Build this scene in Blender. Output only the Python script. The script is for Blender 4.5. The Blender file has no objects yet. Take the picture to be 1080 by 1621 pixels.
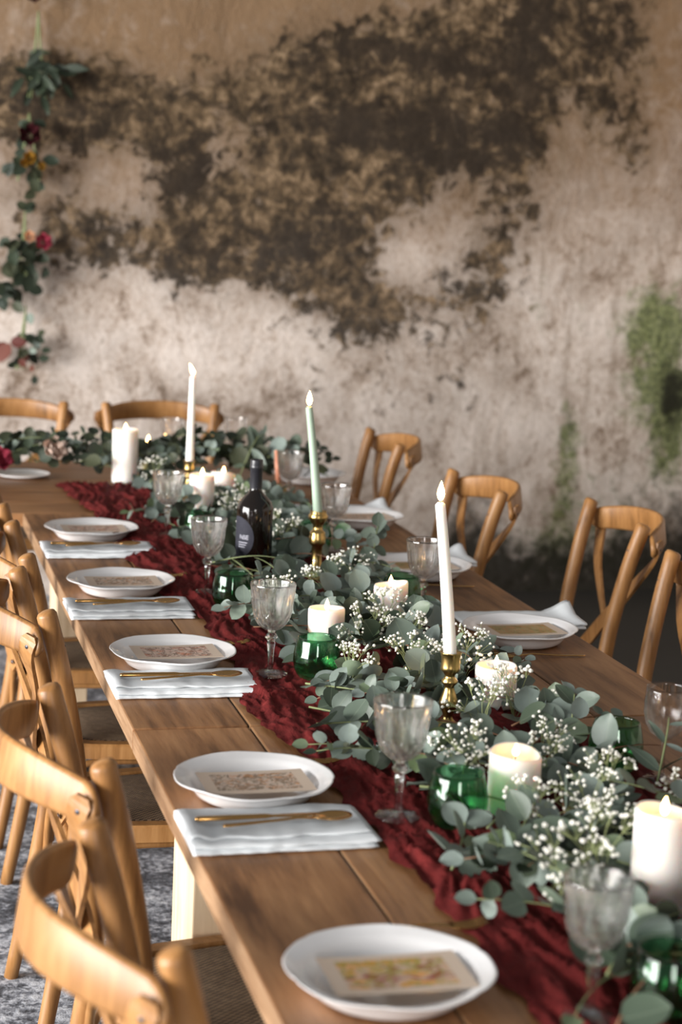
import bpy, bmesh, math, random
from mathutils import Vector, Matrix, noise as mnoise

scene = bpy.context.scene
COL = scene.collection
PI = math.pi
T = 0.76                      # table top height above the floor

# ------------------------------------------------------------------ camera
cam_data = bpy.data.cameras.new('camera')
cam = bpy.data.objects.new('camera', cam_data)
COL.objects.link(cam)
RIGHT = Vector((0.9680171, -0.2471154, 0.0433230))
UP = Vector((-0.0017492, 0.1660294, 0.9861193))
FWD = Vector((0.2508782, 0.9546561, -0.1602870))
CAM = Vector((-0.46532, -0.29914, T + 0.90972))
cam.matrix_world = Matrix(((RIGHT.x, UP.x, -FWD.x, CAM.x),
                           (RIGHT.y, UP.y, -FWD.y, CAM.y),
                           (RIGHT.z, UP.z, -FWD.z, CAM.z),
                           (0, 0, 0, 1)))
cam_data.sensor_fit = 'VERTICAL'
cam_data.sensor_height = 36.0
cam_data.lens = 65.82
cam_data.clip_start = 0.05
cam_data.dof.use_dof = True
cam_data.dof.focus_distance = 3.62
cam_data.dof.aperture_fstop = 3.7
scene.camera = cam

# ------------------------------------------------------------------ world, daylight, exposure
world = bpy.data.worlds.new('world')
scene.world = world
world.use_nodes = True
wb = world.node_tree.nodes['Background']
wb.inputs[0].default_value = (0.93, 0.96, 1.0, 1)
wb.inputs[1].default_value = 0.17


def area(name, loc, target, sx, sy, power, col):
    d = bpy.data.lights.new(name, 'AREA')
    d.shape = 'RECTANGLE'
    d.size, d.size_y = sx, sy
    d.energy = power
    d.color = col
    o = bpy.data.objects.new(name, d)
    COL.objects.link(o)
    o.location = loc
    o.rotation_euler = (Vector(target) - Vector(loc)).to_track_quat('-Z', 'Y').to_euler()
    return o


area('doorway_daylight', (-9.0, 1.2, 2.1), (0.9, 3.6, 0.8), 8.0, 4.4, 2250, (1.0, 0.98, 0.955))
area('front_fill', (-1.0, -4.6, 1.9), (0.9, 4.5, 1.0), 1.2, 2.3, 95, (1.0, 0.97, 0.94))  # added fill, unseen behind the camera, for brighter streaks in the glasses

vs = scene.view_settings
vs.view_transform = 'Standard'
vs.look = 'None'
vs.exposure = 0.64
vs.gamma = 1.0
vs.use_curve_mapping = False
scene.cycles.caustics_reflective = False
scene.cycles.caustics_refractive = False
scene.cycles.sample_clamp_indirect = 6.0
scene.cycles.max_bounces = 20
scene.cycles.transmission_bounces = 18
scene.cycles.transparent_max_bounces = 24


# ------------------------------------------------------------------ node helpers
def new_mat(name):
    m = bpy.data.materials.new(name)
    m.use_nodes = True
    nt = m.node_tree
    b = nt.nodes['Principled BSDF']
    return m, nt, b


def N(nt, kind, **kw):
    n = nt.nodes.new(kind)
    for k, v in kw.items():
        setattr(n, k, v)
    return n


def L(nt, a, b):
    nt.links.new(a, b)


def ramp(nt, fac, stops):
    r = N(nt, 'ShaderNodeValToRGB')
    e = r.color_ramp.elements
    while len(e) < len(stops):
        e.new(0.5)
    for i, (p, c) in enumerate(stops):
        e[i].position = p
        e[i].color = (*c, 1)
    L(nt, fac, r.inputs[0])
    return r.outputs[0]


def noise(nt, vec, scale, detail=4, rough=0.55, dist=0.0):
    n = N(nt, 'ShaderNodeTexNoise')
    n.inputs['Scale'].default_value = scale
    n.inputs['Detail'].default_value = detail
    n.inputs['Roughness'].default_value = rough
    n.inputs['Distortion'].default_value = dist
    if vec is not None:
        L(nt, vec, n.inputs['Vector'])
    return n.outputs['Fac']


def mapping(nt, vec, scale=(1, 1, 1), loc=(0, 0, 0), rot=(0, 0, 0)):
    m = N(nt, 'ShaderNodeMapping')
    m.inputs['Scale'].default_value = scale
    m.inputs['Location'].default_value = loc
    m.inputs['Rotation'].default_value = rot
    L(nt, vec, m.inputs['Vector'])
    return m.outputs[0]


def math_(nt, op, a, b=None, clamp=False):
    m = N(nt, 'ShaderNodeMath', operation=op)
    m.use_clamp = clamp
    for i, v in enumerate((a, b)):
        if v is None:
            continue
        if isinstance(v, (int, float)):
            m.inputs[i].default_value = v
        else:
            L(nt, v, m.inputs[i])
    return m.outputs[0]


def mix(nt, fac, a, b, mode='MIX'):
    m = N(nt, 'ShaderNodeMix', data_type='RGBA', blend_type=mode)
    for s, v in ((m.inputs[0], fac), (m.inputs[6], a), (m.inputs[7], b)):
        if isinstance(v, (int, float)):
            s.default_value = v
        elif isinstance(v, tuple):
            s.default_value = (*v, 1)
        else:
            L(nt, v, s)
    return m.outputs[2]


def bump(nt, b, h, strength=0.3, dist=0.01):
    n = N(nt, 'ShaderNodeBump')
    n.inputs['Strength'].default_value = strength
    n.inputs['Distance'].default_value = dist
    L(nt, h, n.inputs['Height'])
    L(nt, n.outputs[0], b.inputs['Normal'])


def obj_coord(nt, per_object=True):
    """object coordinates, shifted by the object's own random number so copies differ"""
    tc = N(nt, 'ShaderNodeTexCoord')
    if not per_object:
        return tc.outputs['Object']
    oi = N(nt, 'ShaderNodeObjectInfo')
    va = N(nt, 'ShaderNodeVectorMath', operation='ADD')
    sc = N(nt, 'ShaderNodeMath', operation='MULTIPLY')
    sc.inputs[1].default_value = 37.0
    L(nt, oi.outputs['Random'], sc.inputs[0])
    L(nt, tc.outputs['Object'], va.inputs[0])
    L(nt, sc.outputs[0], va.inputs[1])
    return va.outputs[0]


# ------------------------------------------------------------------ materials
def wood_mat(name, dark, mid, light, rough=0.45, axis='Y', scale=1.0, bumps=0.25, spec=0.35, coat=0.0):
    m, nt, b = new_mat(name)
    v = obj_coord(nt)
    s = {'Y': (9, 0.8, 9), 'Z': (12, 12, 1.2), 'X': (0.8, 9, 9)}[axis]
    s = tuple(k * scale for k in s)
    mv = mapping(nt, v, s)
    n1 = noise(nt, mv, 1.6, 6, 0.6, 1.4)
    n2 = noise(nt, mapping(nt, v, tuple(k * 5 for k in s)), 2.0, 3, 0.6, 0.3)
    n3 = noise(nt, v, 3.0, 3, 0.5)
    f = math_(nt, 'ADD', math_(nt, 'MULTIPLY', n1, 0.55), math_(nt, 'ADD', math_(nt, 'MULTIPLY', n2, 0.2), math_(nt, 'MULTIPLY', n3, 0.3)))
    c = ramp(nt, f, [(0.40, dark), (0.52, mid), (0.65, light)])
    oi = N(nt, 'ShaderNodeObjectInfo')
    k = math_(nt, 'ADD', math_(nt, 'MULTIPLY', oi.outputs['Random'], 0.22), 0.86)
    c = mix(nt, 1.0, c, k, 'MULTIPLY')
    L(nt, c, b.inputs['Base Color'])
    b.inputs['Roughness'].default_value = rough
    b.inputs['Specular IOR Level'].default_value = spec
    b.inputs['Coat Weight'].default_value = coat
    b.inputs['Coat Roughness'].default_value = 0.25
    bump(nt, b, f, bumps, 0.004)
    return m


M = {}
M['table'] = wood_mat('table_wood', (0.105, 0.044, 0.017), (0.275, 0.128, 0.052), (0.40, 0.205, 0.090), 0.42, 'Y', bumps=0.5, spec=0.3)
M['table_edge'] = wood_mat('worn_table_edge', (0.13, 0.068, 0.032), (0.23, 0.135, 0.072), (0.32, 0.20, 0.115), 0.6, 'Y', 1.6, bumps=0.6, spec=0.2)
M['table_x'] = wood_mat('table_wood_cross', (0.105, 0.044, 0.017), (0.275, 0.128, 0.052), (0.40, 0.205, 0.090), 0.42, 'X', bumps=0.35, spec=0.3)
M['pale_wood'] = wood_mat('pale_pine', (0.50, 0.36, 0.22), (0.62, 0.47, 0.31), (0.70, 0.55, 0.38), 0.55, 'Z', bumps=0.15)
M['chair'] = wood_mat('honey_beech', (0.15, 0.066, 0.019), (0.275, 0.128, 0.040), (0.365, 0.185, 0.066), 0.42, 'Z', bumps=0.08, spec=0.4, coat=0.0)


def plain(name, col, rough=0.5, metal=0.0, spec=0.5, noise_amt=0.0, nscale=40.0):
    m, nt, b = new_mat(name)
    if noise_amt:
        n = noise(nt, obj_coord(nt), nscale, 4)
        c = mix(nt, n, tuple(k * (1 - noise_amt) for k in col), tuple(min(1, k * (1 + noise_amt)) for k in col))
        L(nt, c, b.inputs['Base Color'])
    else:
        b.inputs['Base Color'].default_value = (*col, 1)
    b.inputs['Roughness'].default_value = rough
    b.inputs['Metallic'].default_value = metal
    b.inputs['Specular IOR Level'].default_value = spec
    return m


M['screw'] = plain('dark_steel', (0.045, 0.045, 0.055), 0.35, 0.6)
M['ceramic'] = plain('white_glaze', (0.88, 0.865, 0.86), 0.12, 0, 0.5, 0.02, 20)
M['gold'] = plain('gold_plate', (0.52, 0.29, 0.10), 0.2, 1.0, 0.5, 0.05, 30)
M['brass'] = plain('aged_brass', (0.46, 0.32, 0.12), 0.28, 1.0, 0.5, 0.2, 25)
M['wick'] = plain('burnt_wick', (0.02, 0.015, 0.01), 0.9)
M['capsule'] = plain('black_capsule', (0.018, 0.018, 0.022), 0.32, 0, 0.5)
M['label'] = plain('charcoal_label', (0.030, 0.030, 0.040), 0.7, 0, 0.15, 0.25, 120)
M['label_ink'] = plain('pale_ink', (0.42, 0.42, 0.48), 0.5)
M['stem'] = plain('green_stem', (0.17, 0.20, 0.09), 0.6, 0, 0.3, 0.2, 30)
M['stem_red'] = plain('reddish_stem', (0.20, 0.10, 0.055), 0.6, 0, 0.3, 0.2, 30)
M['coral_wax'] = plain('coral_wax', (0.85, 0.36, 0.22), 0.4)
M['tin'] = plain('tealight_tin', (0.7, 0.68, 0.64), 0.3, 1.0)


def wax(name, col, sss=0.55):
    m, nt, b = new_mat(name)
    b.inputs['Base Color'].default_value = (*col, 1)
    b.inputs['Roughness'].default_value = 0.42
    b.inputs['Subsurface Weight'].default_value = sss
    b.inputs['Subsurface Radius'].default_value = (1.0, 0.55, 0.3)
    b.inputs['Subsurface Scale'].default_value = 0.03
    return m


M['wax'] = wax('ivory_wax', (0.88, 0.83, 0.77))
M['wax_white'] = wax('white_wax', (0.88, 0.85, 0.80), 0.3)
M['wax_sage'] = wax('sage_wax', (0.31, 0.40, 0.31), 0.1)


def flame_mat():
    m = bpy.data.materials.new('candle_flame')
    m.use_nodes = True
    nt = m.node_tree
    nt.nodes.clear()
    o = N(nt, 'ShaderNodeOutputMaterial')
    e = N(nt, 'ShaderNodeEmission')
    e.inputs[0].default_value = (1.0, 0.56, 0.20, 1)
    e.inputs[1].default_value = 22.0
    L(nt, e.outputs[0], o.inputs[0])
    return m


M['flame'] = flame_mat()


def glass(name, col, rough=0.0, ior=1.5, thin=0.45, tint=None):
    """refracting glass with a share of straight-through light, as thin blown walls have"""
    m = bpy.data.materials.new(name)
    m.use_nodes = True
    nt = m.node_tree
    nt.nodes.clear()
    o = N(nt, 'ShaderNodeOutputMaterial')
    g = N(nt, 'ShaderNodeBsdfGlass')
    g.inputs['Color'].default_value = (*col, 1)
    g.inputs['Roughness'].default_value = rough
    g.inputs['IOR'].default_value = ior
    tr = N(nt, 'ShaderNodeBsdfTransparent')
    tr.inputs[0].default_value = (*(tint or col), 1)
    gl = N(nt, 'ShaderNodeBsdfGlossy')
    gl.inputs['Roughness'].default_value = 0.01
    lw = N(nt, 'ShaderNodeLayerWeight')
    f5 = math_(nt, 'ADD', math_(nt, 'MULTIPLY', math_(nt, 'POWER', lw.outputs['Facing'], 4.0), 0.75), 0.05)
    m1 = N(nt, 'ShaderNodeMixShader')
    L(nt, f5, m1.inputs[0])
    L(nt, tr.outputs[0], m1.inputs[1])
    L(nt, gl.outputs[0], m1.inputs[2])
    m2 = N(nt, 'ShaderNodeMixShader')
    m2.inputs[0].default_value = thin
    L(nt, g.outputs[0], m2.inputs[1])
    L(nt, m1.outputs[0], m2.inputs[2])
    L(nt, m2.outputs[0], o.inputs[0])
    return m


M['crystal'] = glass('cut_crystal', (1.0, 1.0, 1.0), 0.015, 1.5, 0.5, (1.0, 0.995, 0.99))
M['green_glass'] = glass('green_glass', (0.60, 0.88, 0.70), 0.0, 1.38, 0.75, (0.52, 0.80, 0.60))
M['clear_glass'] = glass('clear_glass', (0.99, 0.99, 0.99), 0.0, 1.4, 0.7)

m, nt, b = new_mat('black_bottle_glass')
b.inputs['Base Color'].default_value = (0.006, 0.004, 0.003, 1)
b.inputs['Roughness'].default_value = 0.06
M['bottle'] = m

# linen
m, nt, b = new_mat('pale_linen')
v = obj_coord(nt)
w1 = N(nt, 'ShaderNodeTexWave')
w1.inputs['Scale'].default_value = 260
L(nt, v, w1.inputs[0])
n = noise(nt, v, 25, 4)
c = mix(nt, n, (0.66, 0.69, 0.71), (0.79, 0.81, 0.82))
L(nt, c, b.inputs['Base Color'])
b.inputs['Roughness'].default_value = 0.85
b.inputs['Specular IOR Level'].default_value = 0.15
bump(nt, b, math_(nt, 'ADD', math_(nt, 'MULTIPLY', w1.outputs['Fac'], 0.2), n), 0.25, 0.002)
M['linen'] = m

# gauze runner
m, nt, b = new_mat('burgundy_gauze')
v = obj_coord(nt, False)
n = noise(nt, mapping(nt, v, (30, 9, 30)), 3.0, 5, 0.6, 0.5)
c = ramp(nt, n, [(0.3, (0.075, 0.008, 0.008)), (0.6, (0.135, 0.016, 0.015)), (0.8, (0.185, 0.026, 0.023))])
L(nt, c, b.inputs['Base Color'])
b.inputs['Roughness'].default_value = 0.85
b.inputs['Specular IOR Level'].default_value = 0.12
bump(nt, b, n, 0.5, 0.004)
M['gauze'] = m


# leaves: one tone per leaf, from its own random number
def leaf_mat(name, stops, rough=0.5, mott=(0.11, 0.15, 0.12), ribc=(0.36, 0.42, 0.33)):
    m, nt, b = new_mat(name)
    oi = N(nt, 'ShaderNodeObjectInfo')
    c = ramp(nt, oi.outputs['Random'], stops)
    tc = N(nt, 'ShaderNodeTexCoord')
    sx = N(nt, 'ShaderNodeSeparateXYZ')
    L(nt, tc.outputs['Object'], sx.inputs[0])
    rib = math_(nt, 'LESS_THAN', math_(nt, 'ABSOLUTE', sx.outputs[1]), 0.014)
    n = noise(nt, obj_coord(nt), 4.0, 3)
    c = mix(nt, math_(nt, 'MULTIPLY', n, 0.35), c, mott)
    c = mix(nt, math_(nt, 'MULTIPLY', rib, 0.35), c, ribc)
    L(nt, c, b.inputs['Base Color'])
    b.inputs['Roughness'].default_value = rough
    b.inputs['Specular IOR Level'].default_value = 0.35
    out = nt.nodes['Material Output']
    tr = N(nt, 'ShaderNodeBsdfTranslucent')
    L(nt, c, tr.inputs[0])
    ms = N(nt, 'ShaderNodeMixShader')
    ms.inputs[0].default_value = 0.12
    L(nt, b.outputs[0], ms.inputs[1])
    L(nt, tr.outputs[0], ms.inputs[2])
    L(nt, ms.outputs[0], out.inputs[0])
    return m


M['leaf'] = leaf_mat('eucalyptus_leaf', [(0.0, (0.055, 0.078, 0.050)), (0.3, (0.115, 0.148, 0.118)), (0.6, (0.185, 0.228, 0.198)),
                                         (0.85, (0.255, 0.305, 0.280)), (1.0, (0.13, 0.18, 0.075))], 0.45, (0.07, 0.095, 0.065), (0.22, 0.26, 0.19))
M['leaf_dark'] = leaf_mat('dark_green_leaf', [(0.0, (0.014, 0.022, 0.013)), (0.6, (0.030, 0.044, 0.024)), (1.0, (0.060, 0.066, 0.034))], 0.6, (0.014, 0.020, 0.012), (0.05, 0.06, 0.035))
M['leaf_red'] = leaf_mat('rust_leaf', [(0.0, (0.09, 0.018, 0.014)), (1.0, (0.13, 0.035, 0.02))], 0.6, (0.06, 0.014, 0.01), (0.2, 0.06, 0.04))
M['blossom'] = plain('gypsophila_white', (0.78, 0.76, 0.68), 0.8, 0, 0.2, 0.12, 150)
M['gyp_stem'] = plain('gypsophila_stem', (0.26, 0.29, 0.13), 0.7, 0, 0.2)
M['petal_blush'] = plain('blush_petal', (0.62, 0.47, 0.39), 0.7, 0, 0.2, 0.06, 60)
M['petal_pink'] = plain('pink_petal', (0.34, 0.04, 0.07), 0.7, 0, 0.2, 0.15, 60)
M['petal_yellow'] = plain('mustard_petal', (0.32, 0.16, 0.02), 0.7, 0, 0.2, 0.15, 60)
M['petal_dark'] = plain('dark_red_petal', (0.045, 0.006, 0.009), 0.7, 0, 0.2, 0.15, 60)
M['petal_peach'] = plain('peach_petal', (0.68, 0.38, 0.22), 0.7, 0, 0.2, 0.15, 60)

# woven seat
m, nt, b = new_mat('woven_rush')
v = obj_coord(nt, False)
ck = N(nt, 'ShaderNodeTexChecker')
ck.inputs['Scale'].default_value = 130
L(nt, mapping(nt, v, (1, 1.6, 0.001)), ck.inputs[0])
n = noise(nt, v, 60, 4)
n2 = noise(nt, mapping(nt, v, (1, 1, 1)), 8, 3)
f = math_(nt, 'ADD', math_(nt, 'MULTIPLY', ck.outputs['Fac'], 0.5), math_(nt, 'MULTIPLY', n, 0.5))
c = ramp(nt, f, [(0.2, (0.035, 0.022, 0.014)), (0.55, (0.11, 0.068, 0.038)), (0.85, (0.25, 0.17, 0.10))])
L(nt, c, b.inputs['Base Color'])
b.inputs['Roughness'].default_value = 0.7
bump(nt, b, f, 0.8, 0.003)
M['rush'] = m


# menu card print: cream border round a faded botanical print
def card_mat(name, seed, cols, sc=1.0):
    m, nt, b = new_mat(name)
    tc = N(nt, 'ShaderNodeTexCoord')
    v = tc.outputs['Object']
    sx = N(nt, 'ShaderNodeSeparateXYZ')
    L(nt, v, sx.inputs[0])
    inx = math_(nt, 'LESS_THAN', math_(nt, 'ABSOLUTE', sx.outputs[0]), 0.066)
    iny = math_(nt, 'LESS_THAN', math_(nt, 'ABSOLUTE', sx.outputs[1]), 0.040)
    inside = math_(nt, 'MULTIPLY', inx, iny)
    n1 = noise(nt, mapping(nt, v, (1, 1.3, 1), (seed, seed * 2, 0)), 30 * sc, 3, 0.6, 1.2)
    n2 = noise(nt, mapping(nt, v, (1, 1, 1), (seed * 3, 1, 0)), 34 * sc, 4, 0.6, 1.8)
    ground = ramp(nt, n1, [(0.38, cols[0]), (0.50, cols[1]), (0.62, cols[2])])
    vein = ramp(nt, n2, [(0.46, (0, 0, 0)), (0.49, (1, 1, 1)), (0.54, (1, 1, 1)), (0.57, (0, 0, 0))])
    art = mix(nt, math_(nt, 'MULTIPLY', vein, 0.75), ground, cols[3])
    c = mix(nt, inside, (0.66, 0.53, 0.42), art)
    L(nt, c, b.inputs['Base Color'])
    b.inputs['Roughness'].default_value = 0.5
    b.inputs['Specular IOR Level'].default_value = 0.25
    return m


CARD_COLS = [((0.30, 0.05, 0.03), (0.62, 0.47, 0.36), (0.75, 0.33, 0.07), (0.34, 0.30, 0.05)),
             ((0.60, 0.47, 0.36), (0.62, 0.50, 0.42), (0.62, 0.32, 0.16), (0.13, 0.085, 0.045)),
             ((0.64, 0.49, 0.40), (0.66, 0.50, 0.42), (0.60, 0.26, 0.16), (0.12, 0.06, 0.035)),
             ((0.44, 0.33, 0.16), (0.40, 0.31, 0.13), (0.22, 0.20, 0.06), (0.55, 0.25, 0.10))]

# wall plaster
m, nt, b = new_mat('stained_plaster')
geo = N(nt, 'ShaderNodeNewGeometry')
pos = geo.outputs['Position']


def attr(name):
    a = N(nt, 'ShaderNodeAttribute')
    a.attribute_name = name
    return a.outputs['Fac']


nA = noise(nt, pos, 3.2, 8, 0.62, 0.6)
nB = noise(nt, pos, 14.0, 6, 0.65, 0.4)
nC = noise(nt, pos, 48.0, 4, 0.6)
nA2 = noise(nt, mapping(nt, pos, (1, 1, 1.6), (3, 1, 7)), 5.5, 6, 0.65, 0.8)
nS = noise(nt, mapping(nt, pos, (9, 9, 1.1)), 1.6, 5, 0.6, 0.3)      # vertical runs
nD = noise(nt, mapping(nt, pos, (1, 1, 0.8), (9, 4, 2)), 19.0, 5, 0.7, 0.5)
bmix = math_(nt, 'ADD', math_(nt, 'MULTIPLY', nA, 0.47), math_(nt, 'ADD', math_(nt, 'MULTIPLY', nD, 0.38), math_(nt, 'MULTIPLY', nC, 0.15)))
base = ramp(nt, bmix, [(0.40, (0.19, 0.14, 0.105)), (0.465, (0.41, 0.34, 0.29)), (0.53, (0.54, 0.47, 0.42)), (0.63, (0.64, 0.575, 0.53))])
base = mix(nt, math_(nt, 'MULTIPLY', attr('ochre_shade'), math_(nt, 'ADD', math_(nt, 'MULTIPLY', nB, 0.8), 0.45), True), base, (0.175, 0.110, 0.062))
speck = math_(nt, 'MULTIPLY', math_(nt, 'SUBTRACT', nD, 0.53), 7.0, True)
base = mix(nt, math_(nt, 'MULTIPLY', speck, 0.5), base, (0.20, 0.145, 0.10))
run = math_(nt, 'MULTIPLY', math_(nt, 'SUBTRACT', nS, 0.50), 4.0, True)
base = mix(nt, math_(nt, 'MULTIPLY', math_(nt, 'MULTIPLY', run, attr('run')), 0.65), base, (0.17, 0.125, 0.085))


def soft(att, ka, kb, lo, hi):
    s = math_(nt, 'ADD', attr(att), math_(nt, 'ADD', math_(nt, 'MULTIPLY', math_(nt, 'SUBTRACT', nA, 0.5), ka),
                                          math_(nt, 'MULTIPLY', math_(nt, 'SUBTRACT', nB, 0.5), kb)))
    mr = N(nt, 'ShaderNodeMapRange')
    mr.interpolation_type = 'SMOOTHSTEP'
    mr.inputs['From Min'].default_value = lo
    mr.inputs['From Max'].default_value = hi
    L(nt, s, mr.inputs['Value'])
    return mr.outputs[0]


gate = lambda a: math_(nt, 'MULTIPLY', attr(a), 8.0, True)
veil = math_(nt, 'MULTIPLY', math_(nt, 'MULTIPLY', attr('dark'), 1.3, True), math_(nt, 'ADD', math_(nt, 'MULTIPLY', nA2, 1.0), 0.05), True)
base = mix(nt, veil, base, (0.105, 0.074, 0.048))
d1 = math_(nt, 'MULTIPLY', soft('dark', 1.5, 2.4, 0.36, 0.74), gate('dark'))
dark_col = ramp(nt, math_(nt, 'ADD', math_(nt, 'MULTIPLY', nD, 0.55), math_(nt, 'MULTIPLY', nA2, 0.45)), [(0.41, (0.012, 0.009, 0.006)), (0.48, (0.040, 0.028, 0.017)), (0.54, (0.095, 0.063, 0.035)), (0.62, (0.24, 0.165, 0.10))])
deep = math_(nt, 'MULTIPLY', soft('deep', 2.2, 3.4, 0.30, 0.75), gate('deep'))
dark_col = mix(nt, math_(nt, 'MULTIPLY', deep, 0.85), dark_col, (0.016, 0.012, 0.009))
col = mix(nt, math_(nt, 'MULTIPLY', d1, 0.93), base, dark_col)
d2 = math_(nt, 'MULTIPLY', soft('moss', 1.3, 1.5, 0.30, 0.95), gate('moss'))
moss_col = ramp(nt, nC, [(0.35, (0.035, 0.050, 0.014)), (0.55, (0.115, 0.14, 0.045)), (0.75, (0.21, 0.22, 0.10))])
col = mix(nt, math_(nt, 'MULTIPLY', d2, 0.9), col, moss_col)
d3 = math_(nt, 'MULTIPLY', soft('near_black', 1.5, 1.3, 0.25, 1.0), gate('near_black'))
col = mix(nt, math_(nt, 'MULTIPLY', d3, 0.95), col, (0.014, 0.013, 0.009))
L(nt, col, b.inputs['Base Color'])
b.inputs['Roughness'].default_value = 0.92
b.inputs['Specular IOR Level'].default_value = 0.12
bump(nt, b, math_(nt, 'ADD', math_(nt, 'MULTIPLY', nA, 1.0), math_(nt, 'MULTIPLY', nB, 0.35)), 0.45, 0.04)
M['plaster'] = m

# floor
m, nt, b = new_mat('rough_concrete')
geo = N(nt, 'ShaderNodeNewGeometry')
pos = geo.outputs['Position']
n1 = noise(nt, pos, 6, 8, 0.72, 0.5)
n2 = noise(nt, pos, 55, 6, 0.7)
f = math_(nt, 'ADD', math_(nt, 'MULTIPLY', n1, 0.55), math_(nt, 'MULTIPLY', n2, 0.45))
c = ramp(nt, f, [(0.42, (0.030, 0.032, 0.040)), (0.49, (0.13, 0.14, 0.165)), (0.545, (0.44, 0.46, 0.51)), (0.63, (0.78, 0.79, 0.82))])
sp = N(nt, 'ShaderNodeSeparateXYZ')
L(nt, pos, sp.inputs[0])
floor_shade = N(nt, 'ShaderNodeMapRange')              # shade right of the table, painted into the floor colour
floor_shade.inputs['From Min'].default_value = 0.75
floor_shade.inputs['From Max'].default_value = 1.35
L(nt, math_(nt, 'ADD', sp.outputs[0], math_(nt, 'MULTIPLY', math_(nt, 'SUBTRACT', n1, 0.5), 1.6)), floor_shade.inputs['Value'])
c = mix(nt, floor_shade.outputs[0], c, mix(nt, n2, (0.008, 0.007, 0.006), (0.035, 0.030, 0.024)))
L(nt, c, b.inputs['Base Color'])
b.inputs['Roughness'].default_value = 0.8
bump(nt, b, f, 0.6, 0.02)
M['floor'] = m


# ------------------------------------------------------------------ mesh helpers
def obj(name, me, mat=None, parent=None, loc=(0, 0, 0), rot=(0, 0, 0)):
    o = bpy.data.objects.new(name, me)
    COL.objects.link(o)
    if mat is not None and me is not None and len(me.materials) == 0:
        me.materials.append(M[mat])
    o.parent = parent
    o.location = loc
    o.rotation_euler = rot
    return o


def mesh(name, verts, faces, smooth=True):
    me = bpy.data.meshes.new(name)
    me.from_pydata([tuple(v) for v in verts], [], faces)
    me.update()
    if smooth:
        me.polygons.foreach_set('use_smooth', [True] * len(me.polygons))
    return me


def fixn(me):
    bm = bmesh.new()
    bm.from_mesh(me)
    bmesh.ops.recalc_face_normals(bm, faces=bm.faces)
    bm.to_mesh(me)
    bm.free()
    return me


class MB:
    def __init__(self):
        self.v, self.f = [], []

    def add(self, vs, fs):
        o = len(self.v)
        self.v += [tuple(p) for p in vs]
        self.f += [tuple(i + o for i in f) for f in fs]

    def lathe(self, prof, n=32, rfun=None, zfun=None, center=(0, 0)):
        """closed or open profile of (r, z) turned about z; r == 0 ends become poles"""
        vs, fs, rings = [], [], []
        for k, (r, z) in enumerate(prof):
            if r <= 1e-6:
                vs.append((center[0], center[1], z))
                rings.append([len(vs) - 1])
            else:
                ring = []
                for i in range(n):
                    a = 2 * PI * i / n
                    rr = r * (rfun(a, k) if rfun else 1)
                    zz = z + (zfun(a, k) if zfun else 0)
                    vs.append((center[0] + rr * math.cos(a), center[1] + rr * math.sin(a), zz))
                    ring.append(len(vs) - 1)
                rings.append(ring)
        for a, b_ in zip(rings, rings[1:]):
            if len(a) == 1 and len(b_) == 1:
                continue
            for i in range(n):
                j = (i + 1) % n
                if len(a) == 1:
                    fs.append((a[0], b_[j], b_[i]))
                elif len(b_) == 1:
                    fs.append((a[i], a[j], b_[0]))
                else:
                    fs.append((a[i], a[j], b_[j], b_[i]))
        self.add(vs, fs)

    def sweep(self, path, sect, ups=None, close=True):
        """sect: list of functions or fixed list of (a, b) offsets per path point: list of lists"""
        vs, fs = [], []
        n = len(path)
        P = [Vector(p) for p in path]
        up_prev = None
        for k in range(n):
            t = (P[min(k + 1, n - 1)] - P[max(k - 1, 0)]).normalized()
            if ups is not None:
                u = Vector(ups[k] if isinstance(ups, list) else ups)
            elif up_prev is None:
                u = Vector((0, 0, 1)) if abs(t.z) < 0.9 else Vector((1, 0, 0))
            else:
                u = up_prev
            s = t.cross(u).normalized()
            u = s.cross(t).normalized()
            up_prev = u
            sec = sect[k] if isinstance(sect[0][0], (list, tuple)) else sect
            for (a, b_) in sec:
                vs.append(P[k] + s * a + u * b_)
        m_ = len(vs) // n
        for k in range(n - 1):
            for i in range(m_):
                j = (i + 1) % m_
                fs.append((k * m_ + i, k * m_ + j, (k + 1) * m_ + j, (k + 1) * m_ + i))
        if close:
            fs.append(tuple(reversed(range(m_))))
            fs.append(tuple((n - 1) * m_ + i for i in range(m_)))
        self.add(vs, fs)

    def tube(self, path, rad, n=8):
        R_ = rad if isinstance(rad, (list, tuple)) else [rad] * len(path)
        sect = [[(r * math.cos(2 * PI * i / n), r * math.sin(2 * PI * i / n)) for i in range(n)] for r in R_]
        self.sweep(path, sect)

    def box(self, x0, x1, y0, y1, z0, z1):
        self.add([(x0, y0, z0), (x1, y0, z0), (x1, y1, z0), (x0, y1, z0), (x0, y0, z1), (x1, y0, z1), (x1, y1, z1), (x0, y1, z1)],
                 [(0, 3, 2, 1), (4, 5, 6, 7), (0, 1, 5, 4), (1, 2, 6, 5), (2, 3, 7, 6), (3, 0, 4, 7)])

    def mesh(self, name, smooth=True):
        return fixn(mesh(name, self.v, self.f, smooth))


def spline(pts, n):
    """Catmull-Rom through pts, n samples"""
    P = [Vector(p) for p in pts]
    P = [P[0] * 2 - P[1]] + P + [P[-1] * 2 - P[-2]]
    out = []
    segs = len(P) - 3
    for i in range(n):
        u = i / (n - 1) * segs
        k = min(int(u), segs - 1)
        t = u - k
        a, b_, c, d = P[k:k + 4]
        out.append(0.5 * ((2 * b_) + (c - a) * t + (2 * a - 5 * b_ + 4 * c - d) * t * t + (3 * b_ - a - 3 * c + d) * t ** 3))
    return out


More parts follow.
